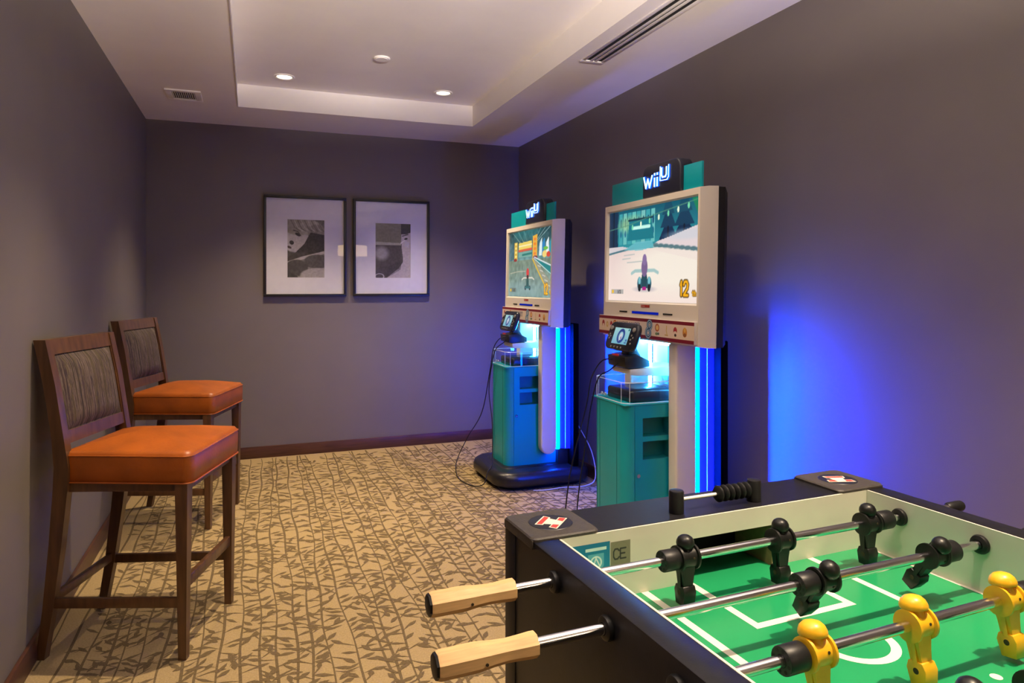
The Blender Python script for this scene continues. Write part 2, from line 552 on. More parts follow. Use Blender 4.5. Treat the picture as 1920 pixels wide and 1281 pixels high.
struct('wall_left', B().box(LX0 - W, LX0, FY0 - W, BY1 + W, 0.0, CZ + .3), M_wall, smooth=0)
struct('wall_right', B().box(RX1, RX1 + W, FY0 - W, BY1 + W, 0.0, CZ + .3), M_wall, smooth=0)
struct('wall_back', B().box(LX0, RX1, BY1, BY1 + W, 0.0, CZ + .3), M_wall, smooth=0)
struct('wall_near', B().box(LX0, RX1, FY0 - W, FY0, 0.0, CZ + .3), M_wall, smooth=0)
cb = B()
cb.box(LX0, TX0, FY0, BY1, CZ, TZ + .01); cb.box(TX1, RX1, FY0, BY1, CZ, TZ + .01)
cb.box(TX0, TX1, TY1, BY1, CZ, TZ + .01); cb.box(TX0, TX1, FY0, TY0, CZ, TZ + .01)
cb.box(TX0 - .1, TX1 + .1, TY0 - .1, TY1 + .1, TZ, TZ + .1)
struct('ceiling', cb, M_ceil, smooth=0)
struct('trim_1', B().box(TX0 - .004, TX0 + .006, TY0, TY1, CZ - .004, CZ + .02, .002), M_white)
BH, BT = 0.092, 0.014
def board(pts):
    return pts
struct('baseboard_left', B().box(LX0, LX0 + BT, FY0, BY1 - BT, 0, BH, .003), M_base)
struct('baseboard_back', B().box(LX0, RX1, BY1 - BT, BY1, 0, BH, .003), M_base)
struct('baseboard_right', B().box(RX1 - BT, RX1, FY0, BY1 - BT, 0, BH, .003), M_base)
# plain white door in the near wall (behind the camera; the picture glass mirrors it)
db = B(); db.box(0.15, 1.05, FY0, FY0 + .045, 0, 2.06, .004)
d1 = struct('door_1', db, M_white)
B().cyl((0.97, FY0 + .045, 1.0), (0.97, FY0 + .10, 1.0), .012).cyl((0.97, FY0 + .095, 1.0), (0.86, FY0 + .095, 1.0), .009).build('door_handle', M_chrome, d1)

# ---- recessed downlights
def add_spot(name, parent, loc, power, col, angle, blend, size):
    l = bpy.data.lights.new(name, 'SPOT'); l.energy = power; l.color = col
    l.spot_size = R(angle); l.spot_blend = blend; l.shadow_soft_size = size
    o = bpy.data.objects.new(name, l); COL.objects.link(o); o.parent = parent; o.location = loc
    return o
def downlight(x, y, label, power):
    t = empty('recessed_light', (x, y, TZ)); tag(t, label, 'ceiling light', 'recessed lights in the ceiling tray')
    b = B(); b.lathe([(.068, 0), (.0685, .35), (.064, .9), (.056, 1.0), (.050, .55), (.047, 0.0)], (0, 0, 0), (0, 0, -.008), 32, cap=False)
    b.build('trim_ring', M_white, t)
    B().lathe([(.001, 0), (.047, 0), (.047, 1), (.001, 1)], (0, 0, -.001), (0, 0, -.003), 32, cap=False).build('lens', M_bulb, t)
    add_spot('lamp', t, (0, 0, -.012), power, DOWN_COL, 92, 0.95, 0.018)
    return t
for i, (x, y, lb) in enumerate((
    (.206, 4.90, 'round recessed ceiling light on the left, above the framed pictures'),
    (1.31, 4.90, 'round recessed ceiling light on the right, towards the corner of the raised ceiling'),
    (.206, 2.85, 'round recessed ceiling light out of view above the nearer stool'),
    (1.31, 2.75, 'round recessed ceiling light out of view in front of the nearer kiosk'),
    (.206, .57, 'round recessed ceiling light out of view above the camera'),
    (1.31, .57, 'round recessed ceiling light out of view above the football table'))):
    downlight(x, y, lb, DOWN_W * (2.7 if y < 1 and x > 1 else 0.5 if y < 1 else 0.5 if y < 3 and x > 1 else 2.1 if y < 3 else 1.75))
# flat white disc in the tray
t = tag(empty('ceiling_disc', (.755, 4.29, TZ)), 'small flat white sprinkler cover disc between the two ceiling lights', 'sprinkler')
B().lathe([(.050, 0), (.051, .4), (.048, 1)], (0, 0, 0), (0, 0, -.010), 32).build('cover_plate', M_white, t)
B().lathe([(.040, 0), (.040, 1)], (0, 0, -.009), (0, 0, -.0125), 32).build('cap', M_vent, t)

# square supply vent in the soffit
t = tag(empty('ceiling_vent', (-.414, 4.99, CZ)), 'small white ceiling vent with dark louvres above the left wall corner', 'vent')
vb = B(); X, Yv, xi, yi = .106, .128, .068, .092
vb.box(-X, X, -Yv, -yi, -.010, 0, .002); vb.box(-X, X, yi, Yv, -.010, 0, .002); vb.box(-X, -xi, -yi, yi, -.010, 0, .002); vb.box(xi, X, -yi, yi, -.010, 0, .002)
vb.build('vent_frame', M_vent, t)
B().box(-xi, xi, -yi, yi, -.0015, -.0005).build('backing', M_dark, t)
for k in range(11):
    xx = -xi + (k + .5) * 2 * xi / 11
    b = B(Matrix.Translation((xx, 0, -.006)) @ Matrix.Rotation(R(32), 4, 'Y')); b.box(-.0035, .0035, -yi, yi, -.0009, .0009)
    b.build('slat', M_vent, t)
# long linear slot diffuser
t = tag(empty('slot_vent', (1.776, 2.45, CZ)), 'long white linear slot air vent in the ceiling near the right wall', 'vent')
hx, hy = .070, 1.01
sb = B(); sb.box(-hx, hx, -hy, -hy + .03, -.006, 0, .001); sb.box(-hx, hx, hy - .03, hy, -.006, 0, .001)
sb.box(-hx, -hx + .022, -hy + .03, hy - .03, -.006, 0, .001); sb.box(hx - .022, hx, -hy + .03, hy - .03, -.006, 0, .001)
sb.build('vent_frame', M_vent, t)
B().box(-hx + .01, hx - .01, -hy + .02, hy - .02, -.0012, -.0004).build('backing', M_dark, t)
for k in range(2):
    xx = -.0135 + k * .027
    B().box(xx - .0085, xx + .0085, -hy + .03, hy - .03, -.006, -.001, .001).build('slat', M_vent, t)

# drum pendants in the part of the room behind the camera (seen mirrored in the picture glass)
def pendant(x, y, label):
    t = tag(empty('pendant_lamp', (x, y, 0)), label, 'pendant lamp', None)
    z0, z1, r = 1.93, 2.12, .27
    b = B(); b.lathe([(r, 0), (r, 1)], (0, 0, z0), (0, 0, z1), 40, cap=False); b.build('lamp_shade', M_shade, t)
    B().cyl((0, 0, z1 - .02), (0, 0, CZ - .01), .008).cyl((0, 0, CZ - .025), (0, 0, CZ), .06).build('stem', M_black, t)
    B().lathe([(.012, 0), (.055, .45), (.05, .8), (.012, 1)], (0, 0, z0 + .03), (0, 0, z1 - .02), 16).build('bulb', M_bulb, t)
    l = bpy.data.lights.new('lamp', 'SPOT'); l.energy = PEND_W; l.color = PEND_COL; l.shadow_soft_size = .06; l.spot_size = R(168); l.spot_blend = .25
    o = bpy.data.objects.new('lamp', l); COL.objects.link(o); o.parent = t; o.location = (0, 0, z1 - .02); o.rotation_euler.x = math.pi
pendant(1.79, -1.75, 'orange drum pendant lamp out of view behind the camera')

# added uplights, unseen behind the camera, put in to brighten the ceiling
UP_W = 1100.0
def added_torchere(x, y, label, ax=0.0):
    t = tag(empty('added_uplight', (x, y, 0)), label, 'added uplight', 'added ceiling uplights, unseen behind the camera')
    B().lathe([(.15, 0), (.15, .5), (.13, .9), (.02, 1)], (0, 0, 0), (0, 0, .03), 32).build('base', M_black, t)
    B().cyl((0, 0, .02), (0, 0, 1.70), .013).build('pole', M_black, t)
    b = B(); b.lathe([(.02, 0), (.06, .1), (.10, .45), (.13, 1.0), (.124, 1.0), (.095, .5), (.05, .16)], (0, 0, 1.68), (0, 0, 1.76), 32, cap=False); b.build('bowl', M_black, t)
    B().lathe([(.01, 0), (.03, .3), (.03, .7), (.01, 1)], (0, 0, 1.69), (0, 0, 1.765), 16).build('bulb', M_bulb, t)
    for k in (-1, 0, 1):
        az = R(ax + 15 * k); el = R(17.5)
        l = bpy.data.lights.new('lamp', 'SPOT'); l.energy = UP_W; l.color = PEND_COL; l.shadow_soft_size = .03; l.spot_size = R(25); l.spot_blend = .75
        o = bpy.data.objects.new('lamp', l); COL.objects.link(o); o.parent = t; o.location = (0, .0, 1.80)
        o.rotation_euler = Vector((math.sin(az) * math.cos(el), math.cos(az) * math.cos(el), math.sin(el))).to_track_quat('-Z', 'Y').to_euler()
added_torchere(.15, -1.6, 'added black uplight, unseen behind the camera on the left', 2)
added_torchere(1.30, -1.6, 'added black uplight, unseen behind the camera on the right', -2)

# ------------------------------------------------------------------ framed pictures
def photo_a():
    p = Paint(110, 160, (70, 68, 62), 0.66)
    p.grad(0, 1, (150, 146, 140), (96, 92, 80))
    p.poly([(0, .34), (0, .62), (.15, .7), (.4, .78), (.62, .76), (1, .7), (1, .42)], (74, 70, 62))            # dark sleeve
    p.ell(.22, .66, .36, .22, (186, 180, 174), rot=.5)                                                           # face, lying on its side
    p.ell(.30, .90, .44, .17, (150, 144, 126)); p.ell(.62, .86, .3, .13, (164, 158, 140)); p.ell(.78, .80, .24, .12, (140, 135, 118))
    for k in range(9):
        p.line([(.1 + k * .09, .98), (.2 + k * .09, .86 - .01 * (k % 3)), (.34 + k * .08, .80)], .014, (206, 200, 182) if k % 2 else (92, 88, 74), .7)
    p.ell(.28, .74, .075, .024, (44, 40, 38), rot=-.5); p.ell(.12, .60, .06, .035, (60, 54, 50), rot=-.5)        # eye, nose
    p.line([(.17, .81), (.28, .79), (.36, .72)], .016, (70, 64, 56)); p.ell(.06, .52, .06, .02, (84, 70, 66), rot=-.4)
    p.poly([(0, .28), (0, .34), (.2, .42), (.45, .58), (.62, .78), (1, .74), (1, .44), (.5, .36)], (62, 58, 52))
    p.line([(0, .25), (.4, .34), (1, .44)], .05, (190, 184, 176)); p.ell(.8, .28, .36, .12, (92, 88, 80)); p.ell(.25, .17, .3, .14, (78, 74, 68))
    p.ell(.85, .05, .5, .12, (176, 170, 164)); p.poly([(0, 0), (0, .12), (.25, .04), (.3, 0)], (60, 58, 54))
    p.noise(.10, 4, 4); return p
def photo_b():
    p = Paint(110, 160, (74, 70, 64), 0.66)
    p.grad(.62, 1.0, (120, 116, 92), (150, 146, 116)); p.poly([(.0, .60), (.72, .60), (.72, .64), (0, .66)], (176, 172, 150))
    p.poly([(.72, .0), (.78, .3), (.74, .5), (.72, 1), (1, 1), (1, 0)], (196, 186, 182))
    p.poly([(.72, .8), (.72, 1), (1, 1), (1, .84), (.86, .8)], (52, 48, 44))
    p.line([(.76, .77), (.92, .80)], .016, (60, 52, 48)); p.line([(.72, .64), (.9, .73)], .02, (230, 224, 220)); p.ell(.86, .72, .05, .018, (48, 40, 38), rot=.3)
    p.poly([(0, 0), (.0, .60), (.73, .60), (.78, .35), (.66, .18), (.3, .0)], (78, 72, 66))
    p.ell(.18, .45, .18, .12, (176, 172, 170), .9, soft=.7); p.poly([(.3, 0), (.66, .18), (.78, .3), (1, .08), (1, 0)], (188, 178, 176))
    for k in range(12):
        p.line([(.3 + k * .035, .0 + k * .014), (.36 + k * .035, .2 + k * .012)], .012, (54, 48, 44), .7)
    p.ring(.12, .03, .12, .05, .012, (200, 196, 190)); p.noise(.08, 9, 4); return p

def picture(x0, x1, z0, z1, label, photo, pr):
    y = BY1; d = .034
    t = tag(empty('picture_frame', ((x0 + x1) / 2, y, (z0 + z1) / 2)), label, 'picture', 'framed photographs on the back wall')
    hx, hz = (x1 - x0) / 2, (z1 - z0) / 2; w = .020
    f = B()
    f.box(-hx, hx, -d, -.002, hz - w, hz, .0015); f.box(-hx, hx, -d, -.002, -hz, -hz + w, .0015)
    f.box(-hx, -hx + w, -d, -.002, -hz + w, hz - w, .0015); f.box(hx - w, hx, -d, -.002, -hz + w, hz - w, .0015)
    f.build('frame', M_frameblk, t)
    a0, a1, b0, b1 = pr
    m = B(); yy = -.014
    m.box(-hx + w, hx - w, yy, -.003, b1, hz - w); m.box(-hx + w, hx - w, yy, -.003, -hz + w, b0)
    m.box(-hx + w, a0, yy, -.003, b0, b1); m.box(a1, hx - w, yy, -.003, b0, b1)
    m.build('picture_mat', M_mat, t, smooth=0)
    me = photo.mesh('photo_print', (a0 - .003, -.010, b0 - .003), (a1 - a0 + .006, 0, 0), (0, 0, b1 - b0 + .006), M_print)
    link_obj('photo_print', me, t)
    B().poly([(-hx + w, -.020, -hz + w), (hx - w, -.020, -hz + w), (hx - w, -.020, hz - w), (-hx + w, -.020, hz - w)]).build('glass', M_glass, t, smooth=0, weld=False)
    return t
M_mat = mat('picture_mat', (0.82, 0.80, 0.84), 0.8, noise=0.02)
picture(.088, .727, 1.274, 2.080, 'left black framed photograph of a face and sleeve in a wide white mat', photo_a(), (-.140, .146, -.250, .215))
picture(.783, 1.424, 1.274, 2.080, 'right black framed photograph with a face at its right edge in a wide white mat', photo_b(), (-.136, .160, -.250, .207))

# ------------------------------------------------------------------ bar stools
def make_stool():
    t = empty('bar_stool', (0, 0, 0))
    # front legs, tapered
    for s in (-1, 1):
        b = B(); y = s * .222
        b.loft([[(.225 + dx * a, y + dy * a, z) for dx, dy in ((-1, -1), (1, -1), (1, 1), (-1, 1))] for z, a in ((0.0, .0140), (.03, .0145), (.642, .0225))])
        b.build('leg', M_wood, t)
    # rear legs run up as the back posts: splayed foot, upright, raked back
    prof = [(-.292, 0.0), (-.262, .18), (-.232, .42), (-.212, .62), (-.208, .70), (-.222, .82), (-.250, 1.0), (-.285, 1.163)]
    for s in (-1, 1):
        b = B(); y = s * .212
        rings = []
        for k, (x, z) in enumerate(prof):
            hw = .0155 + .002 * min(1, z); hd = .0155 + .0105 * min(1, z / .6) if z < .75 else .0215
            yy = s * (.200 + .012 * min(1, z / .6))
            rings.append([(x - hd, yy - hw, z), (x + hd, yy - hw, z), (x + hd, yy + hw, z), (x - hd, yy + hw, z)])
        b.loft(rings); b.build('rear_leg', M_wood, t)
    def xb(z):
        for (x0, z0), (x1, z1) in zip(prof[:-1], prof[1:]):
            if z0 <= z <= z1: return x0 + (x1 - x0) * (z - z0) / (z1 - z0)
    def rail(name, z0, z1):
        b = B(); y = .196; h = .017
        b.loft([[(xb(z) - h, -y, z), (xb(z) + h, -y, z), (xb(z) + h, y, z), (xb(z) - h, y, z)] for z in (z0, z1)])
        b.build(name, M_wood, t)
    rail('top_rail', 1.108, 1.163); rail('lower_rail', .782, .828)
    # stiles' inner lips and padded panel
    b = B(); n = 9; y = .187
    zs = [.832 + (1.104 - .832) * k / 10 for k in range(11)]
    grid = []
    for k, z in enumerate(zs):
        row = []
        for j in range(n):
            yy = -y + 2 * y * j / (n - 1)
            e = min(1, (1 - abs(2 * j / (n - 1) - 1)) * 5) * min(1, min(k, 10 - k) / 1.6)
            row.append((xb(z) + .012 + .020 * e ** .5, yy, z))
        grid.append(row)
    vs = [p for r in grid for p in r]; fs = [[i * n + j, i * n + j + 1, (i + 1) * n + j + 1, (i + 1) * n + j] for i in range(10) for j in range(n - 1)]
    b._add(vs, fs)
    bz = [[(x - .030 if True else x, yy, z) for (x, yy, z) in (grid[0][0], grid[0][-1], grid[-1][-1], grid[-1][0])]]
    b.build('back_panel', M_stripe, t, smooth=60)
    B().loft([[(xb(z) - .010, -.2, z), (xb(z) + .011, -.2, z), (xb(z) + .011, .2, z), (xb(z) - .010, .2, z)] for z in (.825, 1.11)]).build('panel_backing', M_stripe, t)
    for s in (-1, 1):
        B().loft([[(xb(z) - .0165, s * .190, z), (xb(z) + .0165, s * .190, z), (xb(z) + .0165, s * .20 + .004, z), (xb(z) - .0165, s * .20 + .004, z)] for z in (.80, .97, 1.13)]).build('stile', M_wood, t)
    # seat: boxed leather cushion, crowned, wider in front, welt below and at the top edge
    b = B()
    def outline(off, z, crown=0.0):
        pts = []
        corners = [(-.218, -.215, .02), (.262, -.246, .032), (.262, .246, .032), (-.218, .215, .02)]
        for i, (cx, cy, r) in enumerate(corners):
            sx, sy = (1 if cx > 0 else -1), (1 if cy > 0 else -1)
            a0 = {(-1, -1): 180, (1, -1): 270, (1, 1): 0, (-1, 1): 90}[(sx, sy)]
            for k in range(6):
                a = R(a0 + 90 * k / 5)
                pts.append((cx - sx * r + (r + off) * math.cos(a), cy - sy * r + (r + off) * math.sin(a)))
        return [(x, y, z) for x, y in pts]
    rings = [outline(-.012, .640), outline(0, .644), outline(.002, .700), outline(.002, .730), outline(-.001, .745), outline(-.010, .756)]
    base_o = outline(-.010, 0)
    for f in (.96, .9, .8, .68, .54, .4, .26, .12):
        row = []
        for x, y, z in base_o:
            an = math.atan2(y / .246, (x - .02) / .25); k = (1 - f) ** .7      # from the seat's outline towards an oval
            ex, ey = .235 * math.cos(an), .236 * math.sin(an)
            row.append((((x - .02) * (1 - k) + ex * k) * f + .02, (y * (1 - k) + ey * k) * f, .756 + .042 * (1 - f ** 2.1)))
        rings.append(row)
    b.loft(rings); b.build('seat', M_leather, t, smooth=70)
    w = B()
    for z, off in ((.6445, .0015), (.7420, .0012)):
        o = outline(off, z); o.append(o[0]); w.tube(o, .0032, 6)
    w.build('seat_welt', M_leather, t)
    B().box(-.20, .235, -.215, .215, .61, .642).build('seat_frame', M_wood, t)
    # stretchers
    for s in (-1, 1):
        B().bar((-.258, s * .207, .205), (.222, s * .220, .205), .017, .036, bev=.002).build('stretcher', M_wood, t)
    B().bar((.226, -.215, .272), (.226, .215, .272), .020, .040, bev=.002).build('footrest', M_wood, t)
    B().bar((-.257, -.20, .215), (-.257, .20, .215), .017, .034, bev=.002).build('stretcher', M_wood, t)
    for s in (-1, 1):
        B().cyl((.225, s * .222, 0), (.225, s * .222, .006), .013).build('glide', M_bump, t)
    return t
stool = make_stool()
stool.location = (-.375, 3.061, 0); stool.rotation_euler.z = R(-18.5)
tag(stool, 'nearer wooden bar stool with orange leather seat and striped back, at left wall', 'bar stool', 'orange bar stools along the left wall')
s2 = copy_tree(stool)
s2.location = (-.372, 4.497, 0); s2.rotation_euler.z = R(-18.0)
tag(s2, 'farther wooden bar stool with orange leather seat, behind the nearer one by the corner', 'bar stool', 'orange bar stools along the left wall')

# ------------------------------------------------------------------ game kiosks
XO = 1.85     # the kiosk's own origin sits at world X = 1.85; shapes below are written in room X
def KB():
    return B(Matrix.Translation((-XO, 0, 0)))
def lean(z):
    return (z - 1.09) * .02          # the screen head leans back a little
def KL():
    S = Matrix.Identity(4); S[0][2] = .02; S[0][3] = -.02 * 1.09
    return B(Matrix.Translation((-XO, 0, 0)) @ S)
def rrect(x0, x1, y0, y1, r, n=6):
    pts = []
    for (cx, cy, a0) in ((x1 - r, y1 - r, 0), (x0 + r, y1 - r, 90), (x0 + r, y0 + r, 180), (x1 - r, y0 + r, 270)):
        for k in range(n + 1):
            a = R(a0 + 90 * k / n); pts.append((cx + r * math.cos(a), cy + r * math.sin(a)))
    return pts

def screen_snow():
    p = Paint(240, 140, (236, 214, 206), 1.75)
    p.grad(0, .60, (246, 226, 216), (228, 205, 200)); p.ell(.75, .35, .5, .25, (248, 240, 224), .8, soft=.8)
    p.grad(.56, 1, (40, 150, 160), (16, 90, 112))
    for k in range(8):                                        # pale building with arches
        p.poly([(.13 + k * .055, .62), (.13 + k * .055, .97), (.175 + k * .055, .97), (.175 + k * .055, .62)], (96 + 10 * (k % 3), 190, 186) if k % 2 else (60, 160, 168))
        p.ell(.155 + k * .055, .86, .012, .05, (12, 84, 120))
        p.ell(.155 + k * .055, .74, .010, .04, (24, 100, 136))
    p.ell(.28, .84, .16, .08, (190, 214, 140), .55, soft=.9)
    p.poly([(.0, .52), (0, 1), (.12, 1), (.11, .8), (.12, .58)], (10, 48, 78)); p.line([(.06, .55), (.06, 1)], .03, (8, 30, 50))
    p.poly([(.24, .66), (.26, .88), (.52, .88), (.55, .66)], (16, 120, 136)); p.line([(.25, .88), (.53, .88)], .02, (10, 50, 70))
    for (a, b_) in ((.30, .36), (.37, .41), (.42, .46), (.47, .50)):
        p.line([(a, .79), (b_, .79)], .036, (200, 250, 236))
    for (cx, cw) in ((.70, .10), (.86, .12)):                # dark firs at the right
        for q in range(3):
            p.poly([(cx - cw * (1 - q * .18), .62 + q * .13), (cx, .86 + q * .12), (cx + cw * (1 - q * .18), .62 + q * .13)], (8 + 6 * q, 44 + 16 * q, 78 + 12 * q))
        p.line([(cx, .60), (cx, .75)], .03, (14, 24, 44))
    p.poly([(.93, 1), (1, 1), (1, .8)], (24, 130, 90))
    p.line([(.0, .80), (.25, .83), (.55, .90), (1, .98)], .008, (90, 150, 120))
    for q in range(7):
        p.ell(.30 + q * .1, .80 + q * .022, .010, .03, (236, 255, 220) if q % 2 else (120, 220, 170))
    p.poly([(.53, .585), (.60, .625), (.72, .655), (1, .74), (1, .50), (.85, .53), (.7, .56)], (228, 212, 212)); p.ell(.9, .66, .2, .05, (200, 206, 216), .6, soft=.8)
    for q in range(9): p.ell(.57 + q * .054, .583 - q * .0095, .032, .022, (74, 112, 120), .9, soft=.5)
    p.poly([(.53, .572), (.7, .545), (1, .485), (1, .40), (.6, .52)], (238, 220, 212), .55)
    p.poly([(.0, .60), (.18, .60), (.3, .57), (0, .52)], (214, 205, 208)); p.line([(0, .525), (.12, .545), (.32, .575)], .02, (60, 110, 124))
    p.poly([(.2, .56), (.35, .64), (.53, .64), (.55, .57), (.4, .54)], (110, 190, 200), .8)
    for (x0, y, l) in ((.20, .50, .13), (.18, .46, .1), (.24, .42, .18)):
        p.line([(x0, y), (x0 + l, y + .006)], .010, (150, 170, 170), .7)
    # a plain racing kart seen from behind
    p.ell(.45, .13, .12, .03, (196, 186, 190), .8, soft=.6)
    p.line([(.30, .30), (.34, .325), (.56, .325), (.60, .30)], .035, (150, 190, 190), .85)
    p.poly([(.40, .14), (.43, .33), (.47, .33), (.50, .14)], (20, 70, 84)); p.ell(.45, .36, .035, .10, (120, 96, 140)); p.ell(.45, .44, .024, .06, (134, 110, 158))
    for cx in (.395, .505):
        p.ell(cx, .19, .026, .07, (36, 92, 110)); p.ell(cx, .22, .015, .04, (120, 190, 200)); p.line([(cx, .13), (cx, .16)], .05, (12, 24, 32))
    p.poly([(.43, .12), (.43, .155), (.47, .155), (.47, .12)], (176, 20, 130))
    for (w, c) in ((.048, (70, 46, 10)), (.026, (246, 176, 24))):
        p.text('12', .835, .075, .13, w, c, gap=.26, wid=.5)
        p.text('th', .945, .072, .045, w * .45, c, gap=.3, wid=.5)
    p.poly([(.04, .075), (.04, .125), (.20, .125), (.20, .075)], (176, 172, 168)); p.poly([(.05, .08), (.05, .12), (.075, .12), (.075, .08)], (240, 190, 50))
    p.text('1/3', .125, .082, .034, .008, (60, 60, 60)); return p
def screen_city():
    p = Paint(240, 140, (120, 140, 124), 1.75)
    p.grad(0, .58, (128, 158, 152), (116, 134, 114)); p.grad(.56, 1, (104, 150, 150), (22, 60, 66))
    for q in range(7):
        p.line([(.02 + q * .07, 1), (.30 + q * .035, .78)], .012, (190, 190, 170) if q % 2 else (16, 66, 72), .8)
        p.line([(1 - q * .05, 1), (.66 - q * .01, .80)], .012, (170, 200, 196) if q % 2 else (24, 80, 84), .8)
    p.ell(.42, .96, .3, .1, (60, 140, 140), .6, soft=.6)
    p.poly([(0, .54), (0, .86), (.14, .78), (.14, .58)], (70, 108, 116)); p.noise(.16, 3, 7)
    p.poly([(.14, .56), (.14, .84), (.22, .84), (.22, .56)], (214, 176, 66)); p.poly([(.58, .58), (.58, .9), (.68, .92), (.68, .58)], (232, 176, 60))
    for q in range(4):
        p.ell(.18, .62 + q * .065, .024, .02, (250, 224, 130)); p.ell(.63, .64 + q * .07, .028, .022, (240, 130, 40))
    p.poly([(.25, .7), (.25, .82), (.56, .84), (.56, .7)], (236, 210, 96)); p.line([(.25, .70), (.56, .715)], .035, (220, 90, 60)); p.line([(.25, .77), (.56, .785)], .02, (250, 236, 180))
    p.poly([(.25, .60), (.25, .68), (.56, .69), (.56, .6)], (120, 170, 158)); p.line([(.34, .635), (.56, .65)], .03, (28, 120, 110))
    for (x0, c) in ((.72, (220, 236, 236)), (.78, (36, 130, 190)), (.86, (230, 240, 240)), (.93, (50, 150, 170))):
        p.poly([(x0, .60), (x0 + .01, .78), (x0 + .06, .86), (x0 + .07, .60)], c)
    p.ell(.84, .62, .05, .05, (240, 210, 120)); p.ell(.92, .61, .04, .04, (214, 70, 50)); p.ell(.86, .70, .05, .025, (110, 190, 70)); p.ell(.64, .58, .05, .03, (120, 40, 70)); p.ell(.17, .565, .04, .025, (150, 50, 40))
    p.poly([(.58, .585), (1, .43), (1, .30), (.62, .57)], (16, 128, 130)); p.line([(.6, .575), (1, .315)], .012, (220, 240, 236)); p.line([(.62, .585), (1, .44)], .02, (214, 226, 230))
    p.poly([(.58, .57), (.62, .56), (1, .20), (1, .05), (.9, .12)], (150, 152, 130)); p.line([(.58, .565), (.72, .36), (.88, .14)], .030, (224, 184, 50))
    for q in range(6):
        p.line([(.70 + q * .05, .46 - q * .07), (.76 + q * .05, .44 - q * .07)], .014, (206, 206, 196))
    p.line([(.05, .36), (.24, .385), (.42, .385)], .014, (196, 190, 166), .8); p.ell(.2, .1, .5, .1, (140, 170, 170), .5, soft=.8)
    p.line([(.34, .26), (.38, .285), (.58, .285), (.62, .26)], .022, (220, 214, 196))
    p.ell(.475, .36, .030, .07, (214, 56, 56)); p.ell(.475, .30, .025, .03, (70, 24, 26)); p.poly([(.44, .14), (.45, .28), (.50, .28), (.51, .14)], (30, 84, 80))
    for cx in (.425, .525): p.ell(cx, .135, .02, .035, (16, 40, 44))
    p.line([(.42, .14), (.53, .14)], .03, (40, 110, 110))
    for (w, c) in ((.048, (150, 100, 10)), (.026, (250, 190, 20))):
        p.text('12', .845, .055, .13, w, c, gap=.26, wid=.5); p.text('th', .952, .052, .045, w * .45, c, gap=.3, wid=.5)
    p.poly([(.04, .07), (.04, .13), (.2, .13), (.2, .07)], (110, 126, 120)); p.poly([(.05, .075), (.05, .12), (.08, .12), (.08, .075)], (226, 190, 60)); p.text('1/3', .13, .08, .034, .008, (40, 50, 50))
    return p
def strip_print():
    p = Paint(420, 64, (226, 204, 182), 9.0)
    p.poly([(0, .84), (0, 1), (1, 1), (1, .84)], (122, 14, 36)); p.poly([(0, 0), (0, .16), (1, .16), (1, 0)], (122, 14, 36))
    def icon(cx, kind):
        if kind == 0: p.ell(cx, .54, .016, .20, (150, 40, 46)); p.ell(cx, .44, .010, .12, (236, 214, 196))
        if kind == 1: p.ell(cx, .52, .014, .16, (206, 170, 96)); p.ell(cx, .52, .007, .08, (226, 204, 150))
        if kind == 2:
            p.ell(cx, .60, .021, .19, (186, 92, 40)); p.ell(cx, .60, .013, .12, (232, 196, 120)); p.ell(cx - .006, .30, .013, .07, (120, 140, 90)); p.ell(cx + .012, .31, .01, .06, (90, 110, 96))
        if kind == 3: p.line([(cx, .72), (cx - .002, .5), (cx + .006, .30)], .06, (206, 176, 96)); p.line([(cx - .014, .29), (cx + .012, .28)], .05, (190, 150, 80))
        if kind == 4: p.ell(cx, .52, .016, .19, (170, 40, 40)); p.ell(cx, .40, .016, .12, (226, 206, 190)); p.ell(cx + .002, .33, .010, .07, (70, 50, 46))
        if kind == 5: p.ell(cx, .50, .019, .22, (200, 130, 50)); p.ell(cx, .62, .010, .12, (226, 176, 90)); p.ell(cx, .38, .014, .08, (150, 90, 40))
    icon(.055, 0); icon(.105, 1); icon(.155, 4); icon(.20, 2)
    for w, c in ((.10, (40, 40, 52)), (.045, (222, 204, 200))):
        p.text('MARIO KART', .235, .44, .26, w, c, gap=.22, wid=.75)
    for w, c in ((.22, (60, 90, 120)), (.15, (196, 214, 224)), (.07, (40, 84, 124))):
        p.ring(.588, .70, .018, .17, w, c); p.ring(.575, .30, .021, .19, w, c)
    icon(.665, 2); icon(.755, 3); icon(.835, 4); icon(.92, 5)
    return p
def pad_screen():
    p = Paint(80, 48, (150, 214, 226), 1.75)
    p.grad(0, 1, (130, 200, 222), (176, 226, 226))
    for w, c in ((.17, (44, 70, 150)),): p.ring(.50, .50, .19, .36, w, c, rot=-.25)
    p.ell(.50, .46, .09, .22, (226, 226, 236), rot=-.25); p.ell(.52, .38, .05, .1, (170, 130, 190), .8); p.line([(.44, .2), (.47, .5)], .05, (250, 250, 250))
    p.poly([(.88, .84), (.88, .96), (.97, .96), (.97, .84)], (40, 120, 130)); p.poly([(.82, .08), (.82, .16), (.95, .16), (.95, .08)], (70, 110, 170)); p.poly([(.86, .2), (.86, .34), (.96, .34), (.96, .2)], (60, 110, 180)); return p

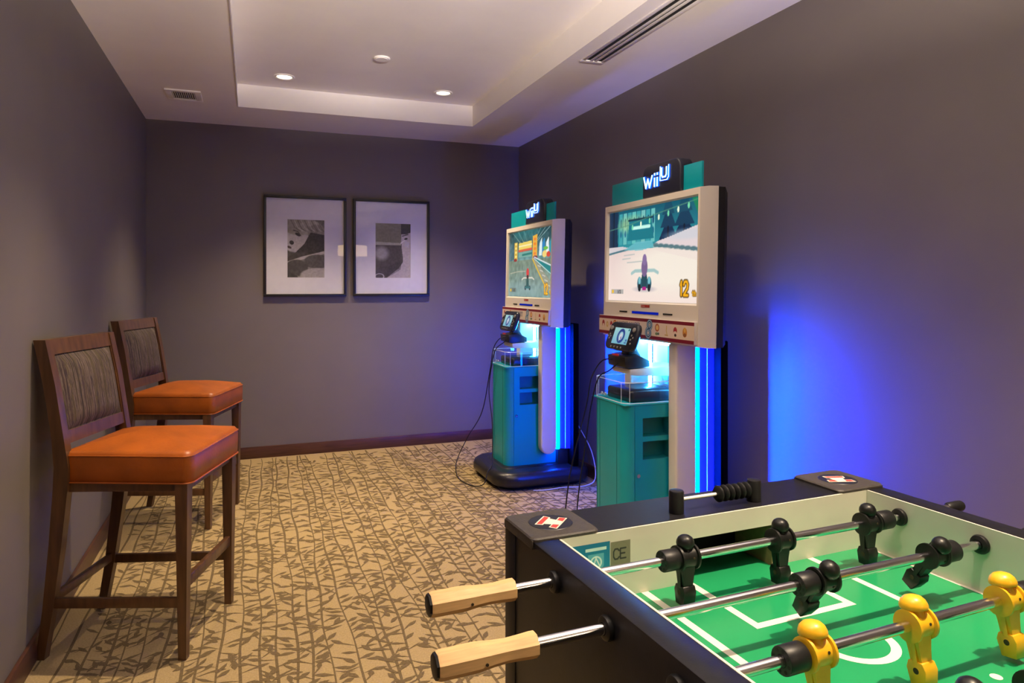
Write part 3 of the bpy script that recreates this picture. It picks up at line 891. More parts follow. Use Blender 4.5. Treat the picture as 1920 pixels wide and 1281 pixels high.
STRIP_W = 58.0
STRIP_COL = (0.0, 0.022, 1.0)
def strip_rot(d):
    z = -d.normalized(); x = Vector((0, 0, 1)); y = z.cross(x)
    return Matrix((x, y, z)).transposed().to_euler()
def make_kiosk(scr):
    t = empty('game_kiosk', (XO, 0, 0))
    # base: thick rounded black slab on a recessed foot
    b = KB()
    rings = []
    for z, o in ((.030, -.012), (.045, 0), (.080, 0), (.105, -.010), (.118, -.030), (.122, -.05)):
        rings.append([(x, y, z) for x, y in rrect(1.500 - o, 2.205 + o, -.335 - o, .335 + o, .15 + o)])
    b.loft(rings); b.build('base', M_black, t, smooth=60)
    b = KB(); b.prism(rrect(1.56, 2.16, -.28, .28, .12), 0, .034); b.build('foot', M_dark, t)
    # raised plinth the cabinet and tower stand on
    b = KB(); b.loft([[(x, y, z) for x, y in rrect(1.60 - o, 2.13 + o, -.19 - o, .19 + o, .06)] for z, o in ((.118, .02), (.126, .008), (.130, 0))]); b.build('plinth', M_black, t)
    # teal cabinet: body, side panel with two open shelves, seams, lock
    front = [(1.70, -.10), (1.672, -.10), (1.672, -.160), (1.655, -.157), (1.636, -.143), (1.623, -.122), (1.620, -.105), (1.620, .105), (1.623, .122), (1.636, .143), (1.655, .157), (1.672, .160), (1.985, .160), (1.985, -.10)]
    b = KB(); b.prism(front[::-1], .120, .800); b.build('cabinet', M_teal, t, smooth=50)
    b = KB(); x0, x1, ya, yb = 1.6745, 1.985, -.160, -.1005
    holes = [(1.716, 1.866, .650, .738), (1.716, 1.866, .542, .628)]
    b.box(x0, 1.716, ya, yb, .124, .799); b.box(1.866, x1, ya, yb, .124, .799)
    for (z0, z1) in ((.124, .542), (.628, .650), (.738, .799)): b.box(1.716, 1.866, ya, yb, z0, z1)
    b.build('side_panel', M_teal, t, smooth=0)
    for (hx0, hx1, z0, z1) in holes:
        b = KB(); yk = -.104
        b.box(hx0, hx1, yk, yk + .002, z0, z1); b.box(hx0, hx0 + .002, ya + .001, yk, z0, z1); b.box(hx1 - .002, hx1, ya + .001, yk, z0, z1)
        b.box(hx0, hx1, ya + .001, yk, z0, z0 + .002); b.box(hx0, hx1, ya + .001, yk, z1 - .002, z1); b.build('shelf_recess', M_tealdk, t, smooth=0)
    b = KB(); b.cyl((1.692, -.1595, .470), (1.692, -.165, .470), .009, n=16); b.build('lock', M_chrome, t)
    for yy in (.115, .085, -.085):
        b = KB(); b.box(1.6190, 1.6206, yy - .002, yy + .002, .13, .795); b.build('panel_seam', M_tealdk, t, smooth=0)
    b = KB(); b.box(1.6155, 1.990, -.164, .164, .7995, .8055, .002); b.build('cabinet_top', M_teal, t)
    # clear case on the cabinet top
    oc = [(1.985, -.158), (1.668, -.158), (1.650, -.154), (1.634, -.141), (1.624, -.120), (1.622, .120), (1.634, .141), (1.650, .154), (1.668, .158), (1.985, .158)]
    b = KB(); vs, fs = [], []
    for z in (.8057, .905):
        vs += [(x, y, z) for x, y in oc]
    n = len(oc); fs = [[i, i + 1, n + i + 1, n + i] for i in range(n - 1)]
    b._add(vs, fs); b.build('clear_case', M_acr, t, smooth=30, weld=False)
    b = KB(); b.tube([(x, y, .905) for x, y in oc], .0022, 6); b.tube([(x, y, .8085) for x, y in oc], .0022, 6)
    for k in (2, 4, 5, 7): b.cyl((oc[k][0], oc[k][1], .806), (oc[k][0], oc[k][1], .905), .0018, n=6)
    b.build('case_edge', M_acr_edge, t)
    b = KB()
    for k in (0, 1): b.lathe([(.008, 0), (.008, 1), (.0055, 1), (.0055, 0)], (1.640 + k * .003, .095 - k * .028, .825), (1.634 + k * .003, .095 - k * .028, .825), 14, cap=False)
    b.build('cable_grommet', M_white_pl, t)
    # back panel between the columns with printed shapes, shelf arm for the controller
    b = KB(); b.box(1.990, 2.000, -.185, .185, .12, 1.09); b.build('back_panel', M_white_pl, t, smooth=0)
    b = KB()
    b.mi = 0; b.box(1.9885, 1.9899, .02, .045, .83, 1.088); b.box(1.9885, 1.9899, -.10, -.085, .83, 1.088)
    b.build('panel_print', mat('cyan_print', (.02, .45, .62), .5, noise=.03), t, smooth=0)
    b = KB(); b.poly([(1.9885, .184, .84), (1.9885, .06, .84), (1.9885, .184, .98)]); b.box(1.9885, 1.9899, -.02, .13, .815, .855); b.build('red_print', M_metalred, t, smooth=0, weld=False)
    b = KB(); b.prism([(1.69, .935), (1.72, .928), (1.990, .915), (1.990, .968), (1.69, .960)], -.085, .085, 'y', bev=.004); b.build('controller_arm', M_cream, t)
    # two cream columns with rounded feet
    for s in (-1, 1):
        b = KB()
        pr = [(1.845, 1.088), (1.845, .27)] + [(1.9015 - .0565 * math.cos(R(a)), .262 - .055 * math.sin(R(a))) for a in range(0, 181, 20)] + [(1.958, .27), (1.958, 1.088)]
        y0, y1 = (-.242, -.172) if s < 0 else (.172, .242)
        b.prism(pr[::-1], y0, y1, 'y', bev=.012, seg=3); b.build('column', M_cream, t)
        # light strip outside and inside each column
        b = KB(); ys = s * .226
        b.box(1.962, 1.986, min(ys, ys - s * .02), max(ys, ys - s * .02), .235, 1.066, .003)
        o = b.build('light_strip', M_led, t); o['label'] = 'glowing blue light strip'
        l = bpy.data.lights.new('strip_lamp', 'AREA'); l.shape = 'RECTANGLE'; l.size = .80; l.size_y = .016; l.energy = STRIP_W; l.color = STRIP_COL; l.spread = R(112)
        lo_ = bpy.data.objects.new('strip_lamp', l); COL.objects.link(lo_); lo_.parent = t; lo_.location = (1.972 - XO, s * .2285, .65)
        d = Vector((.86, s * .51, 0)); lo_.rotation_euler = strip_rot(d)
        b = KB(); ys = s * .190
        b.box(1.962, 1.978, min(ys, ys - s * .012), max(ys, ys - s * .012), .80, 1.075); b.build('inner_light_strip', M_ledin, t)
        b = KB(); b.prism([(1.988, s * .190), (2.060, s * .190), (2.060, s * .236), (1.992, s * .203)][::s], .235, 1.088); b.build('reflector_panel', M_bluepl, t, smooth=0)
        b = KB(); ys = s * .2165
        b.box(2.030, 2.0335, min(ys, ys + s * .008), max(ys, ys + s * .008), .235, 1.08); b.build('reflector_edge', M_acr_edge, t)
    b = KB(); b.lathe([(.006, 0), (.010, .02), (.010, .98), (.006, 1)], (1.925, -.165, 1.073), (1.925, .165, 1.073), 12); b.build('under_light', M_under, t)
    # black tower behind
    b = KB(); b.prism([(2.062, .12), (2.062, 1.10), (2.105, 1.10), (2.105, .12)][::-1], -.285, .285, 'y', bev=.006); b.build('tower', M_matte, t)
    b = KB(); b.loft([[(x, y, z) for x, y in ((1.985, -.2), (2.06, -.2), (2.06, .2), (1.985, .2))] for z in (.12, .235)]); b.build('tower_foot', M_black, t)
    # screen head: cream bezel with chamfered sides, black back
    b = KL()
    def ring(x, y0, y1, z0, z1): return [(x, y1, z0), (x, y0, z0), (x, y0, z1), (x, y1, z1)]
    b.loft([ring(1.906, -.456, .456, 1.084, 1.800), ring(1.862, -.450, .450, 1.086, 1.799), ring(1.826, -.434, .434, 1.091, 1.795), ring(1.826, -.420, .414, 1.272, 1.765), ring(1.842, -.414, .408, 1.280, 1.759)], cap=False)
    b.build('screen_bezel', M_cream, t, smooth=28)
    b = KL(); b.box(1.905, 1.910, -.452, .452, 1.086, 1.797); b.build('bezel_back', M_cream, t)
    b = KL(); b.loft([ring(1.9065, -.452, .452, 1.086, 1.797), ring(1.945, -.452, .452, 1.086, 1.797), ring(1.966, -.440, .440, 1.10, 1.772)]); b.build('screen_back', M_black, t, smooth=20)
    b = KB(); b.box(1.966, 2.062, -.20, .20, 1.10, 1.62); b.build('screen_mount', M_black, t)
    S = lambda x, z: x - XO + lean(z)
    me = scr.mesh('screen', (S(1.8395, 1.281), .407, 1.281), (0, -.820, 0), (S(1.8395, 1.758) - S(1.8395, 1.281), 0, .477), M_screen)
    so = link_obj('screen', me, t)
    b = KL(); b.box(1.8245, 1.8275, -.118, .128, 1.219, 1.231); b.build('sensor_bar', emit('sensor_blue', (.004, .012, .30), 1.0), t, smooth=0)
    for y0 in (-.235, .178):
        b = KL(); b.box(1.8235, 1.8275, y0, y0 + .076, 1.222, 1.229); b.build('bezel_slot', M_dark, t, smooth=0)
    p = Paint(120, 24, (206, 186, 160), 5.0); p.c[:] = np.array((164, 60, 40)) / 255; p.ell(.5, .5, .49, .46, (176, 50, 36)); p.text('Nintendo', .06, .28, .48, .08, (226, 190, 164), gap=.16, wid=.42)
    link_obj('maker_badge', p.mesh('maker_badge', (S(1.8252, 1.252), .042, 1.2520), (0, -.080, 0), (.0003, 0, .013), M_print), t)
    b = KL(); b.box(1.812, 1.8262, -.428, .456, 1.100, 1.200, .001); sp = b.build('sign_strip', M_cream, t)
    link_obj('strip_print', STRIP.mesh('strip_print', (S(1.8114, 1.101), .455, 1.101), (0, -.882, 0), (.0020, 0, .098), M_print), sp)
    # header: teal board, black lit sign
    b = KL(); b.box(1.853, 1.864, -.405, .408, 1.795, 1.916, .001); b.build('header_board', M_teal, t)
    b = KL()
    prof = [(-.268, 1.797)] + [(-.268 + .045 - .045 * math.cos(R(a)), 1.914 + .045 * math.sin(R(a))) for a in range(0, 91, 15)] + [(.058 - .045 + .045 * math.sin(R(a)), 1.914 + .045 * math.cos(R(a))) for a in range(0, 91, 15)] + [(.058, 1.797)]
    b.prism(prof, 1.832, 1.906, 'x', bev=.008, seg=3); sg = b.build('sign_box', M_sign, t, smooth=45)
    # lit letters  W i i U : written along -y (the kiosk faces -x)
    def stroke(bb, pts, w, xa, xb_):
        for (p, q) in zip(pts[:-1], pts[1:]):
            d = Vector((q[0] - p[0], q[1] - p[1])); n_ = Vector((-d.y, d.x)).normalized() * w / 2
            e = d.normalized() * w * .3
            c = [(p[0] - e.x + n_.x, p[1] - e.y + n_.y), (p[0] - e.x - n_.x, p[1] - e.y - n_.y), (q[0] + e.x - n_.x, q[1] + e.y - n_.y), (q[0] + e.x + n_.x, q[1] + e.y + n_.y)]
            bb.prism(c, xa, xb_, 'x')
    def letters(bb, w, xa, xb_):
        z0, z1 = 1.846, 1.902
        y = lambda u: .036 - u
        stroke(bb, [(y(0), z1), (y(.020), z0), (y(.037), z1 - .012), (y(.054), z0), (y(.076), z1)], w, xa, xb_)
        for u in (.098, .122):
            stroke(bb, [(y(u), z0), (y(u), z1 - .016)], w * 1.1, xa, xb_); stroke(bb, [(y(u), z1 + .000), (y(u), z1 + .006)], w * 1.2, xa, xb_)
        stroke(bb, [(y(.160), 1.926), (y(.160), 1.891), (y(.168), 1.881), (y(.192), 1.881), (y(.200), 1.891), (y(.200), 1.926)], w * .9, xa, xb_)
        stroke(bb, [(y(.147), 1.934), (y(.147), 1.867), (y(.206), 1.865), (y(.219), 1.877), (y(.219), 1.934)], w * .45, xa, xb_)
    b = KL(); letters(b, .0072, 1.8245, 1.8275); o = b.build('sign_letters', M_letter, t, smooth=0); o['label'] = 'lit white sign lettering'
    b = KL(); letters(b, .0105, 1.8290, 1.8315); b.build('letter_backlight', M_halo, t, smooth=0)
    # controller on a black wedge stand
    b = KB(); b.prism([(1.668, .968), (1.690, .9605), (1.800, .969), (1.800, .998), (1.735, 1.028), (1.662, 1.018)], -.085, .085, 'y', bev=.003); b.build('controller_stand', M_black, t)
    b = KB(); b.prism([(1.712, 1.02), (1.790, 1.0), (1.760, 1.05), (1.742, 1.12), (1.728, 1.12)], -.035, .035, 'y', bev=.002); b.build('stand_neck', M_black, t)
    b = KB(); b.box(1.664, 1.669, -.02, .04, 1.012, 1.028, .001); b.build('stand_clip', M_metalred, t)
    GM = Matrix.Translation((1.695 - XO, 0, 1.113)) @ Matrix.Rotation(R(20), 4, 'Y') @ Matrix.Scale(1.07, 4)
    b = B(GM); out = rrect(-.128, .128, -.067, .067, .035)
    b.loft([[(x, p[0] * k, p[1] * k) for p in out] for x, k in ((-.004, .94), (.000, .985), (.008, 1.0), (.018, .98), (.024, .92))]); g = b.build('controller', M_console, t, smooth=50)
    link_obj('controller_screen', PADSCR.mesh('controller_screen', (-.0045, .0685, -.0385), (0, -.137, 0), (0, 0, .077), M_screen_pad), g).matrix_local = GM
    b = B(GM)
    for s in (-1, 1):
        b.lathe([(.011, 0), (.010, .7), (.006, 1)], (-.003, s * .100, .034), (-.010, s * .100, .034), 14)
    for (yy, zz) in ((-.092, .008), (-.108, -.002), (-.092, -.012), (-.100, -.03), (.100, .004), (.090, -.006), (.110, -.006), (.100, -.016), (.03, -.054), (-.03, -.054), (.0, -.054), (.06, -.054)):
        b.cyl((-.003, yy, zz), (-.0062, yy, zz), .0045, n=10)
    bo = b.build('controller_buttons', M_btn, g); bo['kind'] = 'stuff'
    return t, so
M_bluepl = mat('blue_acrylic', (0.004, 0.012, 0.55), 0.4, noise=0.03)
M_matte = mat('matte_black', (0.0012, 0.0012, 0.0015), 0.8, noise=0.1, spec=0.03)
M_sign = mat('black_sign_plastic', (0.02, 0.022, 0.04), 0.35, noise=0.1)
M_btn = mat('grey_buttons', (0.28, 0.27, 0.25), 0.4, noise=0.1)
M_screen_pad = print_mat('controller_picture', 0.75)
STRIP = strip_print(); PADSCR = pad_screen()
YN, YF = 2.975, 4.565
kn, scr_o = make_kiosk(screen_snow())
kn.location = (XO, YN, 0)
tag(kn, 'nearer teal and cream game kiosk with pale snowy racing track on its screen', 'game kiosk', 'lit game kiosks along the right wall')
kf = copy_tree(kn); kf.location = (XO, YF, 0)
tag(kf, 'farther teal and cream game kiosk by the back corner, green city road on screen', 'game kiosk', 'lit game kiosks along the right wall')
lz = lambda x, z: x - XO + lean(z)
for ch in kf.children:
    if ch.name.split('.')[0] == 'screen':
        ch.data = screen_city().mesh('screen', (lz(1.8395, 1.281), .407, 1.281), (0, -.820, 0), (lz(1.8395, 1.758) - lz(1.8395, 1.281), 0, .477), M_screen)
# consoles lying in the clear cases
for y, lb in ((YN, 'dark flat game console inside the clear case of the nearer kiosk'), (YF, 'dark flat game console inside the clear case of the farther kiosk')):
    t = tag(empty('game_console', (1.80, y, .8057)), lb, 'game console', 'consoles in the clear cases')
    B().loft([[(x, yy, z) for x, yy in rrect(-.125 - o, .125 + o, -.12 - o, .12 + o, .02 + o)] for z, o in ((0, -.004), (.006, 0), (.046, 0), (.054, -.006))]).build('body', M_console, t, smooth=60)
    B().box(-.1265, -.1245, -.10, .10, .020, .024).build('disc_slot', M_dark, t)
# controller cables
def cable(pts, r, kiosk):
    return B(Matrix.Translation((-kiosk.location.x, -kiosk.location.y, 0))).tube(smooth_path(pts, 8), r, 8).build('controller_cable', M_bump, kiosk, smooth=80)
cable([(1.672, 4.545, 1.004), (1.630, 4.58, .985), (1.600, 4.62, .91), (1.595, 4.69, .73), (1.575, 4.80, .44), (1.53, 4.98, .235), (1.478, 5.05, .088), (1.425, 4.97, .012), (1.362, 4.68, .006), (1.395, 4.475, .006),
       (1.455, 4.40, .030), (1.490, 4.42, .105), (1.535, 4.46, .150), (1.585, 4.60, .39), (1.600, 4.715, .61), (1.612, 4.675, .82), (1.622, 4.62, .915), (1.66, 4.56, .965), (1.672, 4.53, 1.0)], .0034, kf)
cable([(1.668, 3.010, 1.000), (1.630, 3.06, .985), (1.595, 3.10, .90), (1.58, 3.128, .755), (1.545, 3.17, .55), (1.515, 3.19, .38), (1.50, 3.207, .21), (1.47, 3.18, .06), (1.44, 3.08, .006), (1.43, 2.98, .006)], .0034, kn)
cable([(1.676, 2.945, .996), (1.64, 3.00, .945), (1.605, 3.05, .90), (1.585, 3.095, .74), (1.56, 3.11, .53), (1.535, 3.12, .34), (1.52, 3.12, .20), (1.47, 3.05, .05), (1.455, 2.95, .006), (1.45, 2.86, .006)], .0034, kn)
o = B(Matrix.Translation((-1.742, -4.317, 0))).tube(smooth_path([(1.742, 4.222, .006), (1.833, 4.205, .006), (1.96, 4.215, .006), (2.118, 4.20, .006), (2.20, 4.22, .05), (2.235, 4.35, .20), (2.247, 4.60, .345)], 8), .0038, 8).build('power_cord', M_white_pl, None, smooth=80, loc=(1.742, 4.317, 0))
tag(o, 'pale power cord on the carpet along the farther kiosk base', 'cord')
t = tag(empty('wall_outlet', (RX1, 4.626, .355)), 'small wall outlet plate low on the right wall between the kiosks', 'outlet')
B().box(-.007, 0, -.036, .036, -.058, .058, .002).build('cover_plate', M_outlet, t)
for z in (-.022, .022): B().box(-.009, -.006, -.016, .016, z - .014, z + .014, .002).build('socket', M_white_pl, t)

# ------------------------------------------------------------------ football table
tt = empty('football_table', (.492, 1.068, 0), R(2.4))
tag(tt, 'black table football table with green pitch, wooden handles and black and yellow figures', 'football table')
RZ, FZ, TH = .930, .811, .897          # rail top, pitch, rod height
WX, LY = .721, 1.240                   # inner width, inner length
y1, y0 = .125, -LY - .125
# side panels, end panels with the goal tunnels
for (a, b_) in ((-.050, -.004), (WX + .004, WX + .050)):
    B().box(a, b_, y0 + .001, y1 - .001, .545, RZ, .0025).build('side_panel', M_lam, tt)
G0, G1, GZ = .263, .464, .891
for (ya, yb) in ((.004, y1), (y0, -LY - .004)):
    b = B(); b.box(-.004, G0 - .002, ya, yb, .545, RZ); b.box(G1 + .002, WX + .004, ya, yb, .545, RZ)
    b.box(G0 - .002, G1 + .002, ya, yb, GZ + .001, RZ); b.box(G0 - .002, G1 + .002, ya, yb, .545, FZ - .012)
    yc = yb - .01 if ya > 0 else ya
    b.box(G0 - .002, G1 + .002, yc, yc + .01, FZ - .012, GZ + .001)
    b.build('end_panel', M_lam, tt, smooth=0)
for (a, b_) in ((-.0038, 0.0), (WX, WX + .0038)):
    B().box(a, b_, -LY, 0, FZ, RZ - .0005).build('side_liner', M_liner, tt, smooth=0)
for s in (1, -1):
    b = B(); ya, yb = (0, .0038) if s > 0 else (-LY - .0038, -LY)
    b.box(0, G0, ya, yb, FZ, RZ - .0005); b.box(G1, WX, ya, yb, FZ, RZ - .0005); b.box(G0, G1, ya, yb, GZ, RZ - .0005)
    b.build('end_liner', M_liner, tt, smooth=0)
    ya, yb = (0, .105) if s > 0 else (-LY - .105, -LY)
    for gx in (G0, G1):
        B().box(gx - .0015, gx + .0015, ya, yb, FZ, GZ).build('goal_side', mat('raw_board', (.26, .17, .08), .7, noise=.2, nscale=60), tt, smooth=0)
B().box(-.004, WX + .004, -LY - .1, .1, FZ - .012, FZ).build('playfield', M_green, tt, smooth=0)
# pitch markings, printed flat
b = B(); zm = FZ + .0004
def strip(xa, ya, xb, yb, w):
    d = Vector((xb - xa, yb - ya)).normalized(); n = Vector((-d.y, d.x)) * w / 2
    b.poly([(xa + n.x, ya + n.y, zm), (xa - n.x, ya - n.y, zm), (xb - n.x, yb - n.y, zm), (xb + n.x, yb + n.y, zm)])
lw = .0145
for s in (0, 1):
    Yf = (lambda y: y) if s == 0 else (lambda y: -LY - y)
    strip(.167, Yf(-.001), .167, Yf(-.2775), lw); strip(.5615, Yf(-.001), .5615, Yf(-.2775), lw); strip(.167 - lw / 2, Yf(-.272), .5615 + lw / 2, Yf(-.272), lw)
    strip(.264, Yf(-.001), .264, Yf(-.170), lw); strip(.468, Yf(-.001), .468, Yf(-.170), lw); strip(.264 - lw / 2, Yf(-.177), .468 + lw / 2, Yf(-.177), lw)
    strip(.003, Yf(-.001), .003, Yf(-.619), .008); strip(WX - .003, Yf(-.001), WX - .003, Yf(-.619), .010)
b2 = []
def arc(cx, cy, r, w, a0, a1, n=28):
    for k in range(n):
        p, q = R(a0 + (a1 - a0) * k / n), R(a0 + (a1 - a0) * (k + 1) / n)
        b.poly([(cx + (r - w / 2) * math.cos(p), cy + (r - w / 2) * math.sin(p), zm), (cx + (r + w / 2) * math.cos(p), cy + (r + w / 2) * math.sin(p), zm), (cx + (r + w / 2) * math.cos(q), cy + (r + w / 2) * math.sin(q), zm), (cx + (r - w / 2) * math.cos(q), cy + (r - w / 2) * math.sin(q), zm)])
ARC_C = (.366, -.272); ARC_R = .058
arc(ARC_C[0], ARC_C[1], ARC_R, lw, 180, 360)
arc(ARC_C[0], -LY - ARC_C[1], ARC_R, lw, 0, 180)
arc(WX / 2, -LY / 2, .10, lw, 0, 360, 48); strip(0, -LY / 2, WX, -LY / 2, lw)
for (px, py) in ((.468, -.421), (.25, -.421), (.468, -LY + .421), (.25, -LY + .421), (WX / 2, -LY / 2)):
    b.poly([(px + .008 * math.cos(R(20 * k)), py + .008 * math.sin(R(20 * k)), zm + .0001) for k in range(18)])
b.build('pitch_marking', M_line, tt, smooth=0, weld=False)
# underside and legs
B().box(-.004, WX + .004, y0 + .01, y1 - .01, .56, .58).build('bottom_board', M_lam, tt)
for (lx, ly) in ((-.051, y1 - .099), (WX - .049, y1 - .099), (-.051, y0 - .001), (WX - .049, y0 - .001)):
    b = B(); b.loft([[(lx + .05 + dx * a, ly + .05 + dy * a, z) for dx, dy in ((-1, -1), (1, -1), (1, 1), (-1, 1))] for z, a in ((.022, .040), (.46, .050), (.56, .050))])
    b.cyl((lx + .05, ly + .05, 0), (lx + .05, ly + .05, .024), .028); b.build('leg', M_lam, tt)
# upright corner trims along the sides
for (lx, ly) in ((-.0515, y1 - .045), (-.0515, y0), (WX + .0485, y1 - .045), (WX + .0485, y0)):
    B().box(lx, lx + .003, ly, ly + .045, .545, RZ - .004, .001).build('corner_trim', M_lam, tt)
# corner caps with round emblem
def emblem(o, cx, cy, rz):
    e = B(Matrix.Translation((cx, cy, RZ + .0065)) @ Matrix.Rotation(rz, 4, 'Z'))
    e.lathe([(.040, 0), (.039, 1)], (0, 0, 0), (0, 0, .0008), 28); e.build('emblem_disc', mat('emblem_black', (.012, .013, .02), .4, noise=.1), o)
    def T(b, s, z):     # wide top bar, stem, wider base bar
        b.prism([(-.019 - s, .009 - s), (.019 + s, .009 - s), (.022 + s, .020 + s), (-.022 - s, .020 + s)], z, z + .0003)
        b.prism([(-.028 - s, -.020 - s), (.028 + s, -.020 - s), (.026 + s, -.008 + s), (-.026 - s, -.008 + s)], z, z + .0003)
        b.prism([(-.010 - s, -.010), (.010 + s, -.010), (.014 + s, .012), (-.014 - s, .012)], z, z + .00031)
    e = B(Matrix.Translation((cx, cy, RZ + .0074)) @ Matrix.Rotation(rz, 4, 'Z')); T(e, .0018, 0)
    w = e.build('emblem', mat('emblem_white', (.78, .72, .60), .4, noise=.02), o)
    e = B(Matrix.Translation((cx, cy, RZ + .0078)) @ Matrix.Rotation(rz, 4, 'Z'))
    for q in ([(-.0185, .0100), (.0185, .0100), (.0208, .0190), (-.0208, .0190)], [(-.0275, -.0195), (-.010, -.0195), (-.012, -.0085), (-.0255, -.0085)], [(.010, -.0195), (.0275, -.0195), (.0255, -.0085), (.012, -.0085)]):
        e.prism(q, 0, .0002)
    e.build('emblem_red', mat('emblem_red', (.72, .05, .035), .4, noise=.03), o)
for (sx, sy) in ((0, 1), (1, 1), (0, -1), (1, -1)):
    X0, X1 = (-.0535, .076) if sx == 0 else (WX - .076, WX + .0535)
    Y0, Y1 = (0.0, .1285) if sy > 0 else (-LY - .1285, -LY)
    ins = (X0, X1, Y0, Y1)
    b = B(); r = .03
    poly = rrect(X0, X1, Y0, Y1, .012)
    b.loft([[(x, y, RZ + .0003) for x, y in poly], [(x, y, RZ + .004) for x, y in poly], [((x - (X0 + X1) / 2) * .965 + (X0 + X1) / 2, (y - (Y0 + Y1) / 2) * .965 + (Y0 + Y1) / 2, RZ + .0065) for x, y in poly]])
    # lip over the outer edge
    xe = X0 if sx == 0 else X1 - .0032
    b.box(xe, xe + .0032, Y0 + .004, Y1 - .004, RZ - .012, RZ + .003, .001)
    ye = Y1 - .0032 if sy > 0 else Y0
    b.box(X0 + .004, X1 - .004, ye, ye + .0032, RZ - .012, RZ + .003, .001)
    pad = b.build('corner_cap', M_pad, tt)
    emblem(pad, (X0 + X1) / 2, (Y0 + Y1) / 2, R(45) if sx == 0 else R(-20))
# stickers on the end liner
p = Paint(120, 90, (22, 128, 166), 1.35); p.grad(0, 1, (30, 140, 176), (16, 112, 150)); p.poly([(.44, .80), (.44, .88), (.92, .88), (.92, .80)], (196, 226, 226)); p.text('TABLE', .03, .70, .10, .02, (196, 226, 226)) if False else None
p.line([(.04, .66), (.20, .66)], .06, (150, 206, 220)); p.poly([(.50, .72), (.50, .40), (.68, .20), (.86, .40), (.86, .72)], (120, 190, 206), .7); p.ring(.68, .5, .12, .15, .04, (216, 236, 236)); p.line([(.62, .4), (.68, .62), (.76, .42)], .035, (230, 240, 236)); p.ell(.7, .22, .03, .06, (200, 226, 220))
link_obj('sticker', p.mesh('sticker', (.008, -.0006, .845), (.087, 0, 0), (0, 0, .068), M_print), tt)['label'] = 'blue sticker with white shield emblem'
p = Paint(70, 80, (124, 122, 100), .95); p.ring(.5, .5, .47, .47, .0, (90, 90, 80))
p.text('CE', .14, .30, .40, .065, (40, 42, 40), gap=.16, wid=.66)
link_obj('sticker', p.mesh('sticker', (.097, -.0006, .866), (.040, 0, 0), (0, 0, .044), M_print), tt)['label'] = 'grey sticker with CE mark'
# score counters
for s in (1, -1):
    yc = .036 if s > 0 else -LY - .036
    c = empty('score_counter', (0, 0, 0)); c.parent = tt
    for px in (.263, .450):
        B().lathe([(.0140, 0), (.0140, .93), (.0128, .98), (.010, 1.0)], (px, yc, RZ), (px, yc, RZ + .043), 24).build('counter_post', M_bump, c)
    B().cyl((.263, yc, RZ + .024), (.450, yc, RZ + .024), .0032, n=10).build('counter_rod', M_white, c)
    for k in range(6):
        xk = .356 + k * .0135
        B().lathe([(.005, 0), (.0125, .10), (.0158, .38), (.0158, .62), (.0125, .90), (.005, 1)], (xk, yc, RZ + .024), (xk + .0122, yc, RZ + .024), 24).build('counter_bead', M_bump, c)

# player figure (rod axis along x, figure upright, pitch below), shared by every rod
def man_mesh(name, m, dome):
    b = B()
    b.lathe([(.0165, 0), (.0214, .02), (.0216, .12), (.0178, .16), (.0172, .5), (.0178, .84), (.0216, .88), (.0214, .98), (.0165, 1)], (-.0185, 0, 0), (.0185, 0, 0), 28)
    if dome:      # wide flattened cap
        b.lathe([(.0140, 0), (.0112, .25), (.0108, .36), (.0125, .40), (.0176, .43), (.0184, .50), (.0179, .62), (.0158, .78), (.0112, .92), (.0050, .99), (.0005, 1)], (0, 0, .008), (0, 0, .0385), 28)
    else:         # rounder head
        b.lathe([(.0140, 0), (.0108, .16), (.0104, .24), (.0125, .30), (.0148, .40), (.0155, .52), (.0148, .68), (.0122, .84), (.0080, .94), (.0035, .99), (.0005, 1)], (0, 0, .008), (0, 0, .0385), 28)
    b.loft([[(dx * a, dy * c, z) for dx, dy in ((-1, -1), (1, -1), (1, 1), (-1, 1))] for z, a, c in ((-.012, .0135, .0105), (-.030, .0115, .0090), (-.052, .0088, .0085))])
    for s in (-1, 1): b.box(s * .0105 - .0022, s * .0105 + .0022, -.0035, .0035, -.050, -.018)
    # foot block with bevelled toe
    prof = [(-.0105, -.046), (.0105, -.046), (.0145, -.056), (.0105, -.079), (-.0105, -.079), (-.0145, -.056)]
    b.prism(prof, -.0125, .0125, 'x', bev=.0015)
    b.mi = 1
    for s in (-1, 1): b.cyl((s * .0124, 0, -.058), (s * .0129, 0, -.058), .0042, n=12)
    b.cyl((.006, -.0168, .003), (.006, -.0178, .003), .0020, n=10)
    return b.mesh(name, [m, M_hole], smooth=40)
MAN = {'k': man_mesh('player_figure', M_manb, False), 'y': man_mesh('player_figure', M_many, True)}
def bumper_mesh():
    b = B(); b.lathe([(.0080, 0), (.0170, 0), (.0178, .04), (.0178, .96), (.0170, 1), (.0080, 1)], (-.0165, 0, 0), (.0165, 0, 0), 28, cap=False)
    b.mi = 1
    for k in range(8):
        a = R(45 * k + 10)
        for s in (-1, 1): b.cyl((s * .0164, .0128 * math.cos(a), .0128 * math.sin(a)), (s * .0168, .0128 * math.cos(a), .0128 * math.sin(a)), .0024, n=8)
    return b.mesh('bumper', [M_bump, M_dark], smooth=40)
BUMP = bumper_mesh()
def handle_mesh():
    b = B(); r = [(.0115, 0), (.0163, .012), (.0164, .06), (.0152, .2), (.0146, .32), (.0156, .45), (.0173, .56), (.0178, .60), (.0180, .62), (.0180, .96), (.0168, .992)]
    b.lathe(r, (0, 0, 0), (-.135, 0, 0), 8, rot=R(22.5)); b.mi = 1
    b.lathe([(.0166, 0), (.0155, .8), (.012, 1)], (-.1335, 0, 0), (-.138, 0, 0), 8, rot=R(22.5))
    b.mi = 2; b.cyl((-.074, -.0165, -.003), (-.074, -.0180, -.003), .0021, n=8)
    return b.mesh('handle', [M_handle, M_bump, M_hole], smooth=22)
HAND = handle_mesh()
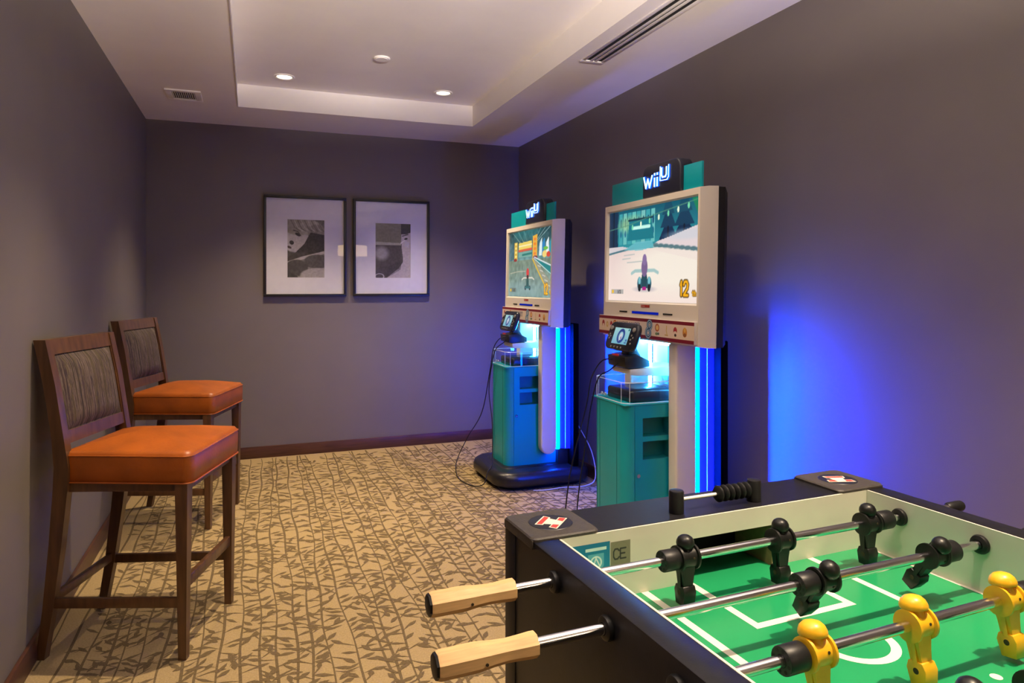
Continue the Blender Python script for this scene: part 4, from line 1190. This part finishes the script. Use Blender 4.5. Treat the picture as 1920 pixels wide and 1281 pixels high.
def bearing_mesh():
    b = B(); b.lathe([(.0085, 0), (.0165, 0), (.0172, .35), (.0158, .8), (.0118, 1), (.0085, 1)], (0, 0, 0), (.009, 0, 0), 28, cap=False)
    return b.mesh('bearing', [M_bump], smooth=40)
BEAR = bearing_mesh()
def cap_mesh():
    b = B(); b.lathe([(.0085, 0), (.0110, .1), (.0110, .9), (.009, 1)], (0, 0, 0), (.045, 0, 0), 16); return b.mesh('rod_end', [M_bump], smooth=40)
CAP = cap_mesh()
# (y, colour, men x, bumpers x, handle side, handle start, far end, tilt)
RODS = [
 (-.078, 'k', (.197, .408, .630), (.165, .672), -1, -.120, .870, 0),
 (-.237, 'k', (.340, .597), (.303, .632), -1, -.158, .855, 33),
 (-.393, 'y', (.158, .343, .534), (.119, .572), 1, .850, -.09, -9),
 (-.553, 'k', (.092, .214, .336, .458, .580), (.050, .622), -1, -.150, .86, 0),
 (-.709, 'y', (.120, .240, .360, .480, .600), (.078, .642), 1, .850, -.14, 4),
 (-.866, 'k', (.170, .360, .550), (.130, .590), -1, -.150, .86, 5),
 (-1.004, 'y', (.240, .480), (.200, .520), 1, .850, -.14, 0),
 (-1.162, 'y', (.150, .360, .570), (.110, .610), 1, .850, -.14, 0)]
for (ry, colr, men, bumps, side, hs, fe, tilt) in RODS:
    lo, hi = min(hs, fe), max(hs, fe)
    b = B(); b.cyl((lo, 0, 0), (hi, 0, 0), .0077, n=24)
    rod = b.build('rod', M_chrome, tt, loc=(0, ry, TH))
    rod['label'] = 'steel rod with black figures' if colr == 'k' else 'steel rod with yellow figures'
    for mx in men:
        o = link_obj('player_figure', MAN[colr], rod, (mx, 0, 0)); o.rotation_euler.x = R(tilt)
    for bx in bumps:
        link_obj('bumper', BUMP, rod, (bx, 0, 0))
    h = link_obj('handle', HAND, rod, (hs + (.03 if side < 0 else -.03) * 0, 0, 0)); h.rotation_euler.z = 0 if side < 0 else math.pi
    c = link_obj('rod_end', CAP, rod, (fe - .01 if side < 0 else fe + .01, 0, 0)); c.rotation_euler.z = 0 if side < 0 else math.pi
    for (bx, rz) in ((-.050, math.pi), (WX + .050, 0), (0, 0), (WX, math.pi)):
        o = link_obj('bearing', BEAR, rod, (bx, 0, 0)); o.rotation_euler.z = rz
